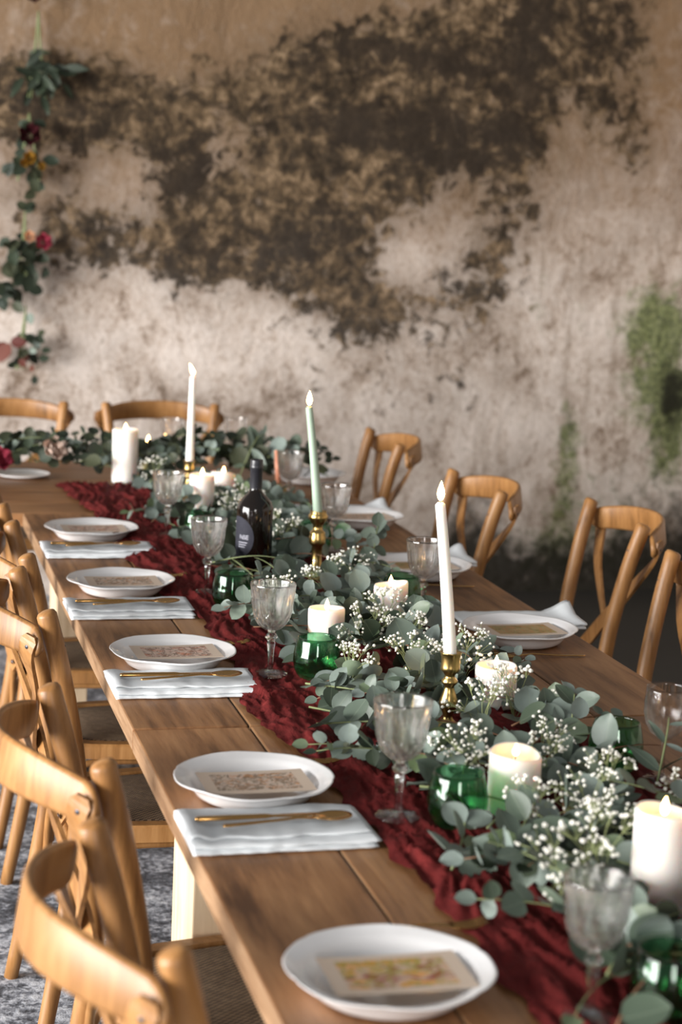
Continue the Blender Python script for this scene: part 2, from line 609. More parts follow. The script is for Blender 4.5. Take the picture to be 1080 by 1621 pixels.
def beveled_box(name, x0, x1, y0, y1, z0, z1, bev=0.003, seg=2, jitter=0.0, seed=0):
    mb = MB()
    mb.box(x0, x1, y0, y1, z0, z1)
    me = mesh(name, mb.v, mb.f, False)
    bm = bmesh.new()
    bm.from_mesh(me)
    bmesh.ops.bevel(bm, geom=list(bm.edges), offset=bev, segments=seg, profile=0.6, affect='EDGES')
    bmesh.ops.recalc_face_normals(bm, faces=bm.faces)
    bm.to_mesh(me)
    bm.free()
    return me


def tag(o, label, cat, group=None, kind=None):
    o['label'] = label
    o['category'] = cat
    if group:
        o['group'] = group
    if kind:
        o['kind'] = kind
    return o


def thing(name, label, cat, loc=(0, 0, 0), rot=(0, 0, 0), group=None):
    o = bpy.data.objects.new(name, None)
    o.empty_display_size = 0.05
    COL.objects.link(o)
    o.location = loc
    o.rotation_euler = rot
    return tag(o, label, cat, group)


def copy_tree(src, label, loc, rot=(0, 0, 0), group=None):
    r = src.copy()
    COL.objects.link(r)
    r.location = loc
    r.rotation_euler = rot
    r['label'] = label
    if group:
        r['group'] = group
    for ch in list(src.children):
        c = ch.copy()
        COL.objects.link(c)
        c.parent = r
        for g in list(ch.children):
            d = g.copy()
            COL.objects.link(d)
            d.parent = c
    return r


# ------------------------------------------------------------------ the setting
def structure(o):
    o['kind'] = 'structure'
    return o


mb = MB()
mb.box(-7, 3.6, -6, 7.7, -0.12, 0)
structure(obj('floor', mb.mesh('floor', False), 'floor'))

WALL_Y = 7.5
DARK = [(0.30, 2.08, 0.45, 0.10, 0.7), (0.55, 1.93, 0.20, 0.10, 0.6), (0.85, 1.92, 0.16, 0.10, 0.5), (0.30, 1.78, 0.12, 0.14, 0.4), (0.70, 1.50, 0.16, 0.10, 0.45), (2.85, 2.35, 0.06, 0.25, 0.5), (2.2, 1.55, 0.10, 0.25, 0.3), (0.15, 2.05, 0.30, 0.09, 0.9), (0.75, 1.98, 0.16, 0.10, 0.5), (0.35, 1.62, 0.14, 0.10, 0.45), (2.42, 2.55, 0.22, 0.20, 0.9), (2.62, 2.30, 0.06, 0.30, 0.7), (2.40, 2.05, 0.06, 0.30, 0.6), (1.30, 2.12, 0.20, 0.12, 0.6), (0.95, 1.60, 0.12, 0.10, 0.6), (2.0, 2.42, 0.30, 0.12, 0.7), (1.45, 1.55, 0.25, 0.18, 0.5), (1.68, 1.30, 0.14, 0.08, 0.5), (1.9, 1.28, 0.2, 0.06, 0.35), (1.75, 0.95, 0.35, 0.15, 0.22), (1.1, 0.55, 0.3, 0.15, 0.25), (2.15, 1.2, 0.2, 0.3, 0.25), (0.24, 2.03, 0.35, 0.11, 0.9), (0.51, 2.06, 0.19, 0.11, 0.8), (0.87, 1.76, 0.15, 0.12, 1.0), (0.71, 1.89, 0.19, 0.13, 0.5), (1.07, 2.09, 0.19, 0.11, 0.6), (1.34, 2.27, 0.11, 0.05, 0.9), (1.66, 2.34, 0.32, 0.08, 0.9), (1.94, 2.29, 0.24, 0.08, 0.8), (1.45, 2.13, 0.27, 0.16, 0.75), (1.65, 2.03, 0.21, 0.09, 1), (1.92, 2.08, 0.3, 0.19, 0.9), (2.02, 1.89, 0.24, 0.13, 0.85), (1.8, 1.86, 0.21, 0.16, 0.8), (1.35, 1.92, 0.27, 0.19, 0.7), (1.22, 1.71, 0.24, 0.16, 0.75), (1.04, 1.52, 0.24, 0.13, 0.85), (1.29, 1.47, 0.27, 0.16, 0.75), (1.53, 1.64, 0.19, 0.16, 0.7), (0.91, 1.43, 0.13, 0.09, 0.7), (0.48, 1.52, 0.16, 0.11, 0.5), (0.33, 1.44, 0.16, 0.11, 0.45), (1.6, 1.24, 0.16, 0.13, 0.6), (1.48, 1.4, 0.13, 0.13, 0.5), (1.77, 1.16, 0.13, 0.08, 0.4), (2.33, 2.42, 0.11, 0.32, 0.95), (2.26, 2.15, 0.11, 0.32, 0.8), (2.5, 2.43, 0.08, 0.27, 0.7), (2.74, 2.45, 0.07, 0.3, 0.6), (2.63, 2.23, 0.08, 0.16, 0.5), (2.1, 2.46, 0.16, 0.16, 0.6), (2.23, 1.75, 0.13, 0.16, 0.4), (2.83, 1.97, 0.07, 0.08, 0.5), (2.13, 1.45, 0.21, 0.21, 0.3), (0.61, 1.78, 0.16, 0.11, -0.6), (1.0, 1.93, 0.08, 0.13, -0.5), (1.81, 1.52, 0.16, 0.13, -0.4), (2.03, 1.77, 0.11, 0.11, -0.4), (2.54, 1.85, 0.11, 0.3, -0.3)]
MOSS = [(3.02, 1.25, 0.12, 0.16, 0.9), (3.09, 0.94, 0.11, 0.24, 1), (3.13, 0.68, 0.07, 0.16, 0.9), (2.93, 1.08, 0.07, 0.21, 0.5), (2.63, 0.71, 0.05, 0.21, 0.7), (2.59, 0.45, 0.08, 0.16, 0.6), (2.45, 1.29, 0.03, 0.16, 0.4), (2.65, 1.3, 0.03, 0.16, 0.35), (2.39, 0.85, 0.04, 0.08, 0.3), (2.89, 0.74, 0.13, 0.21, 0.3), (2.83, 0.25, 0.32, 0.16, 0.5), (2.6, 0.1, 0.27, 0.21, 0.5)]
NEAR_BLACK = [(2.7, 0.04, 0.5, 0.20, 0.5), (3.2, 0.1, 0.3, 0.28, 0.55), (1.95, -0.03, 0.3, 0.12, 0.8), (2.5, -0.02, 0.3, 0.16, 0.8), (3.0, 0.0, 0.3, 0.2, 0.8), (3.3, 0.05, 0.25, 0.25, 0.6), (2.15, 0.10, 0.10, 0.18, 0.6), (2.67, -0.10, 0.7, 0.19, 0.9), (3.17, -0.08, 0.32, 0.30, 0.9), (2.24, 0.0, 0.21, 0.14, 0.6), (2.16, 0.22, 0.09, 0.19, 0.9), (1.88, 0.11, 0.27, 0.13, 0.3), (3.12, 0.89, 0.06, 0.2, 0.9)]  # near-black patches, mostly along the foot of the wall
OCHRE_SHADE = [(1.5, 2.50, 2.5, 0.28, 0.55), (0.5, 1.75, 0.6, 0.25, 0.4), (0.9, 2.1, 0.8, 0.35, 0.6), (2.7, 2.0, 0.6, 0.35, 0.6), (0.8, 2.35, 0.9, 0.35, 0.9), (1.9, 2.2, 0.8, 0.5, 0.8), (2.9, 2.3, 0.4, 0.4, 0.9), (0.3, 1.8, 0.4, 0.3, 0.6), (1.6, 1.7, 0.5, 0.2, 0.5), (0.6, 2.7, 1.6, 0.3, 0.8), (2.4, 2.8, 1.6, 0.3, 0.9)]  # tan wash, with the shade of the upper wall painted in
RUN = [(2.6, 1.6, 0.6, 1.2, 1.0), (2.95, 0.9, 0.4, 0.7, 0.7), (2.3, 0.9, 0.3, 0.6, 0.6)]


def blob(lst, x, z):
    s = 0.0
    neg = 0.0
    for (cx, cz, rx, rz, a) in lst:
        dx, dz = (x - cx) / rx, (z - cz) / rz
        q = dx * dx + dz * dz
        if q < 6:
            g = a * math.exp(-q * 0.62)
            if g > 0:
                s = s + g - s * g * 0.75
            else:
                neg += g
    return max(0.0, s + neg)


def wall_mesh(name, x0, x1, z0, z1, nx, nz, to_world, lists):
    vs, fs = [], []
    vals = {k: [] for k in lists}
    for j in range(nz + 1):
        for i in range(nx + 1):
            x = x0 + (x1 - x0) * i / nx
            z = z0 + (z1 - z0) * j / nz
            vs.append(to_world(x, z))
            for k, l in lists.items():
                vals[k].append(blob(l, x, z))
    for j in range(nz):
        for i in range(nx):
            a = j * (nx + 1) + i
            fs.append((a, a + 1, a + nx + 2, a + nx + 1))
    me = mesh(name, vs, fs, True)
    for k, l in vals.items():
        at = me.attributes.new(k, 'FLOAT', 'POINT')
        at.data.foreach_set('value', l)
    return me


DEEP = [(0.87, 1.77, 0.12, 0.10, 1.0), (1.65, 2.03, 0.20, 0.06, 1.0), (1.66, 2.34, 0.30, 0.05, 0.9), (1.95, 2.28, 0.20, 0.05, 0.9), (1.34, 2.27, 0.07, 0.04, 1.0), (2.0, 2.0, 0.25, 0.15, 0.7), (2.33, 2.45, 0.09, 0.30, 0.9), (2.26, 2.15, 0.06, 0.25, 0.6), (2.6, 2.45, 0.05, 0.25, 0.6), (2.75, 2.45, 0.04, 0.25, 0.6), (0.2, 2.04, 0.30, 0.05, 0.8), (0.35, 1.93, 0.15, 0.08, 0.5), (1.05, 1.50, 0.15, 0.10, 0.7), (0.9, 1.45, 0.1, 0.08, 0.6), (1.3, 1.42, 0.14, 0.10, 0.6), (1.5, 1.6, 0.12, 0.12, 0.5), (2.05, 1.86, 0.16, 0.06, 0.8), (1.6, 1.22, 0.1, 0.06, 0.4)]
LISTS = {'deep': DEEP, 'dark': DARK, 'moss': MOSS, 'near_black': NEAR_BLACK, 'ochre_shade': OCHRE_SHADE, 'run': RUN}


def relief(x, z):
    return 0.012 * math.sin(x * 2.3 + 0.7 * math.sin(z * 1.9)) + 0.008 * math.sin(z * 4.1 + x * 1.3) + 0.004 * math.sin(x * 11 + 3 * math.sin(z * 6))


me = wall_mesh('wall_back', -3.2, 3.55, 0.0, 3.3, 220, 130, lambda x, z: (x, WALL_Y + relief(x, z), z), LISTS)
structure(obj('wall_back', me, 'plaster'))
side = {'deep': [(4.0, 2.5, 1.0, 0.3, 0.8)], 'dark': [(2.0, 2.4, 2.0, 0.4, 0.8), (5.0, 2.2, 1.0, 0.5, 0.8)], 'moss': [(7.2, 1.0, 0.3, 0.6, 0.9), (6.0, 0.4, 1.2, 0.3, 0.5)],
        'near_black': [(5.0, 0.0, 3.0, 0.3, 0.9)], 'ochre_shade': [(4.0, 2.8, 4.0, 0.5, 0.9)], 'run': [(4.0, 1.5, 4.0, 1.5, 1.0)]}
me = wall_mesh('wall_right', 0.0, WALL_Y + 0.05, 0.0, 3.3, 150, 66, lambda y, z: (3.5 + relief(y, z), y, z), side)
structure(obj('wall_right', me, 'plaster'))

# ------------------------------------------------------------------ tables
W_TABLE = 1.08
PLANK_EDGES = [0.0, 0.208, 0.424, 0.648, 0.864, 1.08]


def edge_material(me, axis):
    """bare, worn wood on the long side faces and their rounded arris"""
    me.materials.append(M['table'])
    me.materials.append(M['table_edge'])
    for p_ in me.polygons:
        if abs(p_.normal[axis]) > 0.35 and abs(p_.normal[1 - axis]) < 0.5:
            p_.material_index = 1


def plank_table(label, x0, y0, length, along='Y', nplank=5, seed=1, legs=(), leg_size=(0.09, 0.20)):
    rnd = random.Random(seed)
    t = thing('farmhouse_table', label, 'table', (x0, y0, 0))
    mat = 'table' if along == 'Y' else 'table_x'
    for k in range(nplank):
        a, b_ = PLANK_EDGES[k] + 0.0012, PLANK_EDGES[k + 1] - 0.0012
        dz = rnd.uniform(-0.0012, 0.0)
        if along == 'Y':
            me = beveled_box('plank', a - (a + b_) / 2, b_ - (a + b_) / 2, -length / 2 + 0.001, length / 2 - 0.001, -0.040, 0.0, 0.0035)
            edge_material(me, 0)
            obj('plank', me, mat, t, ((a + b_) / 2, length / 2, T + dz))
        else:
            me = beveled_box('plank', -length / 2 + 0.001, length / 2 - 0.001, a - (a + b_) / 2, b_ - (a + b_) / 2, -0.040, 0.0, 0.0035)
            obj('plank', me, mat, t, (length / 2, (a + b_) / 2, T + dz))
    for (lx, ly) in legs:
        me = beveled_box('leg', -leg_size[0] / 2, leg_size[0] / 2, -leg_size[1] / 2, leg_size[1] / 2, 0, T - 0.041, 0.003)
        obj('leg', me, 'pale_wood', t, (lx, ly, 0))
    # battens that tie the planks from below
    for u in (0.12, 0.5, 0.88):
        if along == 'Y':
            me = beveled_box('batten', 0.05, W_TABLE - 0.05, -0.04, 0.04, T - 0.075, T - 0.0415, 0.003)
            obj('batten', me, 'pale_wood', t, (0, length * u, 0))
        else:
            me = beveled_box('batten', -0.04, 0.04, 0.05, W_TABLE - 0.05, T - 0.075, T - 0.0415, 0.003)
            obj('batten', me, 'pale_wood', t, (length * u, 0, 0))
    return t


JOINT = 2.836
FAR = 5.09
plank_table('long plank table carrying the nearest plates and the three nearest pillar candles', 0, JOINT - 2.25, 2.248, 'Y', 5, 1,
            [(0.125, 2.15), (0.955, 2.15), (0.125, 0.10), (0.955, 0.10)])
plank_table('plank table in the middle, under the wine bottle and green taper candle', 0, JOINT + 0.002, FAR - JOINT - 0.004, 'Y', 5, 2,
            [(0.955, 0.14), (0.125, 2.12), (0.955, 1.66)])
plank_table('plank table set crosswise at the far end in front of the wall', -1.35, FAR + 0.002, 2.43, 'X', 5, 3,
            [(0.12, 0.13), (0.12, 0.95), (2.10, 0.13), (2.10, 0.95)], (0.09, 0.09))


# ------------------------------------------------------------------ runner
def runner():
    rnd = random.Random(4)
    LEFT = [(0.62, 0.29), (1.63, 0.285), (1.94, 0.286), (2.2, 0.272), (2.50, 0.262), (2.71, 0.246), (2.83, 0.222), (3.0, 0.225), (3.3, 0.262), (3.56, 0.268),
            (3.78, 0.262), (3.92, 0.225), (4.39, 0.205), (4.7, 0.215), (5.06, 0.20), (5.35, 0.17), (5.60, 0.15)]
    RGT = [(0.62, 0.80), (2.5, 0.82), (2.86, 0.785), (3.4, 0.77), (4.0, 0.74), (5.0, 0.72), (5.6, 0.75)]

    def interp(tab, y):
        for (a, va), (b_, vb) in zip(tab, tab[1:]):
            if y <= b_:
                u = max(0.0, (y - a) / (b_ - a))
                u = u * u * (3 - 2 * u)
                return va + (vb - va) * u
        return tab[-1][1]
    nx, ny = 92, 760
    y0, y1 = 0.62, 5.60
    vs, fs = [], []
    ph = [rnd.uniform(0, 6.28) for _ in range(12)]
    for j in range(ny + 1):
        y = y0 + (y1 - y0) * j / ny
        xl, xr = interp(LEFT, y), interp(RGT, y)
        xl += 0.006 * math.sin(y * 31 + ph[0]) + 0.004 * math.sin(y * 73 + ph[1])
        for i in range(nx + 1):
            u = i / nx
            x = xl + (xr - xl) * u
            w1 = mnoise.noise((x * 7, y * 5, 1.0))
            w2 = mnoise.noise((x * 20, y * 13, 5.0))
            px_, py_ = x + 0.030 * w1 + 0.010 * w2, y
            r1 = 1 - abs(mnoise.noise((px_ * 50, py_ * 5, 2.0))) * 2.0
            r2 = 1 - abs(mnoise.noise((px_ * 105, py_ * 11, 8.0))) * 2.0
            r3 = mnoise.noise((px_ * 16, py_ * 5, 3.0))
            h = max(0, r1) ** 2 * 0.011 + max(0, r2) ** 2 * 0.006 + (r3 + 0.5) * 0.006
            h = max(0.0, h)
            edge = min(1.0, min(u, 1 - u) * 14)
            h = 0.0022 + h * (0.45 + 0.55 * edge)
            vs.append((x, y, T + h))
    for j in range(ny):
        for i in range(nx):
            k = j * (nx + 1) + i
            fs.append((k, k + 1, k + nx + 2, k + nx + 1))
    o = obj('table_runner', mesh('table_runner', vs, fs, True), 'gauze')
    tag(o, 'crinkled burgundy gauze runner along the middle of the long table', 'table runner')
    return o


runner()


# ------------------------------------------------------------------ chairs
def chair_proto():
    t = thing('cross_back_chair', 'cross-back chair', 'chair')
    for s in (-1, 1):
        mb = MB()
        path = spline([(-0.262, s * 0.208, 0.0), (-0.222, s * 0.195, 0.22), (-0.190, s * 0.18, 0.44), (-0.198, s * 0.184, 0.60), (-0.232, s * 0.198, 0.78), (-0.262, s * 0.210, 0.893)], 22)
        rad = [0.0155 + 0.0040 * min(1, k / 8) for k in range(22)]
        path = path + [path[-1] + Vector((-0.002, 0, 0.005)), path[-1] + Vector((-0.003, 0, 0.0075))]
        rad += [rad[-1] * 0.86, rad[-1] * 0.5]
        mb.tube(path, rad, 12)
        p = obj('back_post', mb.mesh('back_post'), 'chair', t)
        mb = MB()
        q = path[19]
        mb.lathe([(0, 0.004), (0.003, 0.0035), (0.0048, 0.0015), (0.005, 0)], 10)
        o = obj('bolt', mb.mesh('bolt'), 'screw', p, (q.x + 0.0195, q.y, q.z - 0.012), (0, PI / 2, 0))
    # wide bent top rail passing behind the posts
    mb = MB()
    path, sect = [], []
    n = 40
    for k in range(n + 1):
        y = 0.252 * math.sin((k / n - 0.5) * PI) * 0.45 + 0.252 * (k / n * 2 - 1) * 0.55
        x = -0.291 - 0.088 * (1 - (y / 0.21) ** 2)
        if abs(y) > 0.21:
            x = -0.291 + 0.30 * (abs(y) - 0.21)
        path.append((x, y, 0.864 - 0.028 * (abs(y) / 0.25) ** 3))
        d = max(0.0, abs(y) - 0.222) / 0.0303
        hh = 0.036 * (1 - 0.30 * (abs(y) / 0.25) ** 3) * math.sqrt(max(0.06, 1 - d * d))
        th = 0.0065
        c_ = min(th, hh * 0.5)
        sect.append([(-th, -hh + c_), (-th * 0.5, -hh), (th * 0.5, -hh), (th, -hh + c_), (th, hh - c_), (th * 0.5, hh), (-th * 0.5, hh), (-th, hh - c_)])
    mb.sweep(path, sect, ups=(0.14, 0, 1))
    obj('top_rail', mb.mesh('top_rail'), 'chair', t)
    # two slats crossing behind
    for s in (-1, 1):
        mb = MB()
        off = 0.006 * s
        path = spline([(-0.2950, s * 0.240, 0.862), (-0.3010, s * 0.226, 0.822), (-0.272, s * 0.150, 0.730), (-0.247 + off, s * 0.02, 0.610), (-0.230, -s * 0.10, 0.515), (-0.215, -s * 0.164, 0.470)], 20)
        sect = []
        for k in range(20):
            w = 0.0175 if k else 0.010
            th = 0.0038
            sect.append([(-w, -th), (w, -th), (w, th), (-w, th)])
        ups = []
        for k in range(20):
            u = k / 19
            ups.append((-1.0, s * 1.25 * (1 - u / 0.55) if u < 0.55 else -s * 0.6 * (u - 0.55) / 0.45, 0.1))
        mb.sweep(path, sect, ups=ups)
        sl = obj('cross_slat', mb.mesh('cross_slat', False), 'chair', t)
        mb = MB()
        mb.lathe([(0, 0.005), (0.004, 0.0042), (0.0062, 0.002), (0.0065, 0)], 12)
        me = mb.mesh('screw')
        obj('screw', me, 'screw', sl, (-0.3000, s * 0.2365, 0.840), (0, -PI / 2, -s * 0.75))
        obj('screw', me, 'screw', sl, (-0.224, -s * 0.158, 0.482), (0, -PI / 2, 0))
    # seat frame: a rounded trapezoid ring with a woven panel in it
    def outline(k, inset, n=40):
        a = 2 * PI * k / n
        c, s_ = math.cos(a), math.sin(a)
        e = 0.42
        ux = abs(c) ** e * (1 if c >= 0 else -1)
        uy = abs(s_) ** e * (1 if s_ >= 0 else -1)
        x = 0.015 + ux * (0.205 - inset)
        half = 0.198 + 0.02 * ux - inset
        return x, uy * half
    n = 40
    vs, fs = [], []
    for (inset, z) in ((0, 0.428), (0, 0.456), (0.004, 0.462), (0.030, 0.462), (0.034, 0.450), (0.034, 0.428)):
        for k in range(n):
            x, y = outline(k, inset)
            vs.append((x, y, z))
    for r in range(6):
        for k in range(n):
            j = (k + 1) % n
            r2 = (r + 1) % 6
            fs.append((r * n + k, r * n + j, r2 * n + j, r2 * n + k))
    seat = obj('seat_frame', fixn(mesh('seat_frame', vs, fs, False)), 'chair', t)
    vs, fs = [], []
    rings = [(0.0345, 0.452), (0.045, 0.460), (0.09, 0.4635), (0.15, 0.4645)]
    for (inset, z) in rings:
        for k in range(n):
            x, y = outline(k, inset)
            vs.append((x, y, z))
    for r in range(3):
        for k in range(n):
            j = (k + 1) % n
            fs.append((r * n + k, r * n + j, (r + 1) * n + j, (r + 1) * n + k))
    fs.append(tuple(3 * n + k for k in range(n)))
    w = obj('woven_seat', fixn(mesh('woven_seat', vs, fs, True)), 'rush', t)
    w['label'] = 'dark woven rush panel'
    for s in (-1, 1):
        mb = MB()
        path = spline([(0.182, s * 0.180, 0.432), (0.192, s * 0.186, 0.25), (0.212, s * 0.205, 0.0)], 10)
        mb.tube(path, [0.018, 0.0185, 0.018, 0.0175, 0.017, 0.0165, 0.016, 0.0155, 0.015, 0.0145], 12)
        obj('front_leg', mb.mesh('front_leg'), 'chair', t)
    # bentwood braces under the seat
    def brace(a, b_, mid):
        mb = MB()
        mb.tube(spline([a, (a[0] * 0.86 + mid[0] * 0.14, a[1] * 0.86 + mid[1] * 0.14, 0.36), (a[0] * 0.6 + mid[0] * 0.4, a[1] * 0.6 + mid[1] * 0.4, 0.414), mid,
                        (b_[0] * 0.6 + mid[0] * 0.4, b_[1] * 0.6 + mid[1] * 0.4, 0.414), (b_[0] * 0.86 + mid[0] * 0.14, b_[1] * 0.86 + mid[1] * 0.14, 0.36), b_], 24), 0.0085, 8)
        obj('bent_brace', mb.mesh('bent_brace'), 'chair', t)
    for s in (-1, 1):
        brace((0.190, s * 0.172, 0.24), (-0.205, s * 0.176, 0.24), (0, s * 0.176, 0.419))
    brace((0.178, -0.182, 0.24), (0.178, 0.182, 0.24), (0.178, 0, 0.419))
    brace((-0.196, -0.180, 0.24), (-0.196, 0.180, 0.24), (-0.192, 0, 0.419))
    return t


CHAIRS = [
    (0.100, 1.760, 0.085, 'honey wood cross-back chair nearest the camera at bottom left', 'left'),
    (0.111, 2.426, 0.08, 'honey wood cross-back chair second from the camera on the left side', 'left'),
    (0.1325, 3.377, 0.05, 'honey wood cross-back chair third from the camera on the left, worn rail', 'left'),
    (0.155, 3.93, 0.0, 'dark-lit cross-back chair fourth from the camera on the left side', 'left'),
    (0.150, 4.60, 0.0, 'cross-back chair farthest along the left side, mostly hidden', 'left'),
    (1.040, 5.88, PI - 0.03, 'light honey cross-back chair farthest back on the right side', 'right'),
    (1.035, 4.85, PI + 0.02, 'light honey cross-back chair on the right just behind the near taper flame', 'right'),
    (1.245, 4.32, PI - 0.06, 'light honey cross-back chair pulled back on the right before the mossy wall', 'right'),
    (1.150, 3.52, PI, 'cross-back chair cut off by the right edge, only its post showing', 'right'),
    (0.665, 6.52, -PI / 2, 'cross-back chair against the back wall behind the tall white taper', 'back'),
    (0.085, 6.52, -PI / 2, 'cross-back chair against the back wall at the left picture edge', 'back'),
]
proto = None
for (x, y, rz, lab, g) in CHAIRS:
    grp = 'cross-back chairs round the tables'
    if proto is None:
        proto = chair_proto()
        proto.location = (x, y, 0)
        proto.rotation_euler = (0, 0, rz)
        proto['label'] = lab
        proto['group'] = grp
    else:
        copy_tree(proto, lab, (x, y, 0), (0, 0, rz), grp)


# ------------------------------------------------------------------ crockery
def plate_mesh():
    mb = MB()
    prof = [(0, 0.004), (0.078, 0.004), (0.083, 0.0045), (0.090, 0.010), (0.098, 0.022), (0.104, 0.0275), (0.112, 0.030), (0.1215, 0.0335), (0.1245, 0.0345), (0.1255, 0.0335),
            (0.1235, 0.0310), (0.112, 0.0265), (0.104, 0.0225), (0.098, 0.015), (0.091, 0.006), (0.084, 0.0015), (0.078, 0.0), (0.072, 0.0), (0.070, 0.0015), (0, 0.0015)]

    def rf(a, k):
        if 5 <= k <= 12:
            w = {5: 0.2, 6: 0.5, 7: 0.9, 8: 1, 9: 1, 10: 0.9, 11: 0.5, 12: 0.2}[k]
            u = abs(math.sin(3 * a))
            return 1 + w * (-0.020 * (1 - u) ** 3 + 0.006 * u + 0.004 * math.cos(12 * a))
        return 1

    def zf(a, k):
        if 5 <= k <= 11:
            return 0.0012 * math.cos(6 * a) * ((k - 4) / 5 if k < 9 else 1)
        return 0
    mb.lathe(prof, 96, rf, zf)
    return mb.mesh('plate')


PLATE = plate_mesh()
PLATE.materials.append(M['ceramic'])
PLATES = [
    (0.143, 1.699, 0.2, 'white scalloped soup plate nearest the camera, left of the runner'),
    (0.135, 2.445, 0.7, 'white scalloped soup plate second from the camera on the left'),
    (0.143, 3.277, 0.1, 'white scalloped soup plate third from the camera on the left, in focus'),
    (0.135, 3.978, 0.5, 'white scalloped soup plate fourth from the camera on the left'),
    (0.150, 4.682, 0.3, 'white scalloped soup plate farthest from the camera on the left'),
    (0.926, 3.430, 0.4, 'white scalloped soup plate nearest on the right side, folded napkin behind it'),
    (0.921, 4.142, 0.6, 'white scalloped soup plate on the right behind a crystal goblet'),
    (0.955, 4.880, 0.2, 'white scalloped soup plate on the right beside the green taper candle'),
    (1.000, 5.720, 0.9, 'white scalloped soup plate blurred at the far right table end'),
]
for (x, y, rz, lab) in PLATES:
    tag(obj('soup_plate', PLATE, None, None, (x, y, T + 0.001), (0, 0, rz)), lab, 'plate', 'white soup plates')

CARDS = [
    (0.148, 1.686, 0.00, 0, 'printed menu card with orange and red print on the nearest plate'),
    (0.133, 2.425, 0.01, 1, 'printed card with brown branch print on the second plate from the camera'),
    (0.148, 3.270, 0.03, 2, 'cream card with dark branch print on the in-focus plate'),
    (0.138, 3.965, 0.02, 1, 'tan printed card on the fourth plate along the left'),
    (0.155, 4.668, 0.02, 2, 'tan printed card on the farthest left plate'),
    (0.926, 3.417, 0.05, 3, 'olive and gold landscape card on the nearest right plate'),
    (0.915, 4.130, 0.03, 3, 'printed card on the right plate behind the crystal goblet'),
    (0.955, 4.865, 0.03, 1, 'printed card on the right plate beside the green taper'),
]
cmats = [card_mat('card_print', 1.3 + 2.1 * k, CARD_COLS[k], (0.75, 1.2, 1.1, 1.0)[k]) for k in range(4)]
for (x, y, rz, k, lab) in CARDS:
    w, h = (0.170, 0.108)
    mb = MB()
    nx_, th = 8, 0.0006
    vs, fs = [], []
    for s in (0, 1):
        for i in range(nx_ + 1):
            u = i / nx_ * 2 - 1
            for yy in (-h / 2, h / 2):
                vs.append((u * w / 2, yy, 0.0016 * u * u + s * th))
    def vid(s, i, j):
        return s * (nx_ + 1) * 2 + i * 2 + j
    for i in range(nx_):
        fs.append((vid(1, i, 0), vid(1, i + 1, 0), vid(1, i + 1, 1), vid(1, i, 1)))
        fs.append((vid(0, i, 0), vid(0, i, 1), vid(0, i + 1, 1), vid(0, i + 1, 0)))
        fs.append((vid(0, i, 0), vid(0, i + 1, 0), vid(1, i + 1, 0), vid(1, i, 0)))
        fs.append((vid(0, i, 1), vid(1, i, 1), vid(1, i + 1, 1), vid(0, i + 1, 1)))
    fs.append((vid(0, 0, 0), vid(1, 0, 0), vid(1, 0, 1), vid(0, 0, 1)))
    fs.append((vid(0, nx_, 0), vid(0, nx_, 1), vid(1, nx_, 1), vid(1, nx_, 0)))
    me = fixn(mesh('menu_card', vs, fs, False))
    me.materials.append(cmats[k])
    tag(obj('menu_card', me, None, None, (x, y, T + 0.0290), (0.0, 0.0, rz)), lab, 'card', 'menu cards on the plates')


# ------------------------------------------------------------------ napkins
def napkin_mesh(seed, w=0.272, d=0.165, tip=0.0):
    """one cloth folded over itself three times; the folds show along the near edge"""
    rnd = random.Random(seed)
    ph = [rnd.uniform(0, 6.28) for _ in range(8)]
    sect = []
    layers = 4
    gap = 0.0036
    for k in range(layers):
        ys = [-d / 2, -d / 4, 0, d / 4, d / 2]
        if k % 2:
            ys.reverse()
        z = 0.0025 + k * gap
        for y in ys:
            sect.append((y * (1 - 0.012 * k) + (0.010 * k if y < -d / 3 else 0), z, k))
        if k < layers - 1:
            sgn = 1 if k % 2 == 0 else -1
            sect.append((sgn * (d / 2 + 0.0032) + (0.010 * (k + 0.5) if sgn < 0 else 0), z + gap * 0.5, k + 0.5))
    nx_ = 44
    vs, fs = [], []
    for i in range(nx_ + 1):
        u = i / nx_
        x = (u - 0.5) * w
        for (y, z, k) in sect:
            wob = 0.0060 * mnoise.noise((x * 16 + ph[0], k * 0.9, seed)) + 0.003 * mnoise.noise((x * 48 + ph[1], k * 1.7, seed))
            yy = y + wob * (1 if y < 0 else 0.5)
            zz = z + (0.0035 * mnoise.noise((x * 14 + ph[2], y * 18, seed)) + 0.0016 * mnoise.noise((x * 40, y * 40 + ph[3], seed))) * (z / 0.013)
            e = min(u, 1 - u) * 12
            zz += (0.006 * math.exp(-((x + w / 2 - 0.012) / 0.014) ** 2) * (1 - abs(y) / d) if u < 0.3 else 0) * (z / 0.012)
            xx = x + 0.004 * k * (1 if u > 0.5 else -0.3) * (0.4 + 0.6 * math.sin(ph[4] + k * 2.1)) * (1 - min(1, e))
            if tip and k >= 2:
                zz += tip * max(0.0, (0.22 - u) / 0.22) * max(0.0, -y / (d / 2))
            vs.append((xx, yy, max(0.0015, zz)))
    m_ = len(sect)
    for i in range(nx_):
        for j in range(m_ - 1):
            a = i * m_ + j
            fs.append((a, a + 1, a + m_ + 1, a + m_))
    return mesh('napkin', vs, fs, True)


NAPKINS = [
    (0.130, 2.265, 0.0, 'folded pale linen napkin with gold cutlery, nearest the camera', True),
    (0.133, 3.105, 0.0, 'folded pale linen napkin below the in-focus plate', True),
    (0.123, 3.765, 0.0, 'folded pale linen napkin third from the camera on the left', True),
    (0.138, 4.470, 0.0, 'folded pale linen napkin farthest from the camera on the left', True),
    (0.985, 3.612, PI - 0.05, 'folded pale linen napkin behind the nearest right plate', False),
    (0.965, 4.330, PI, 'folded pale linen napkin behind the second right plate', False),
    (0.965, 5.110, PI, 'folded pale linen napkin behind the right plate by the green taper', False),
]


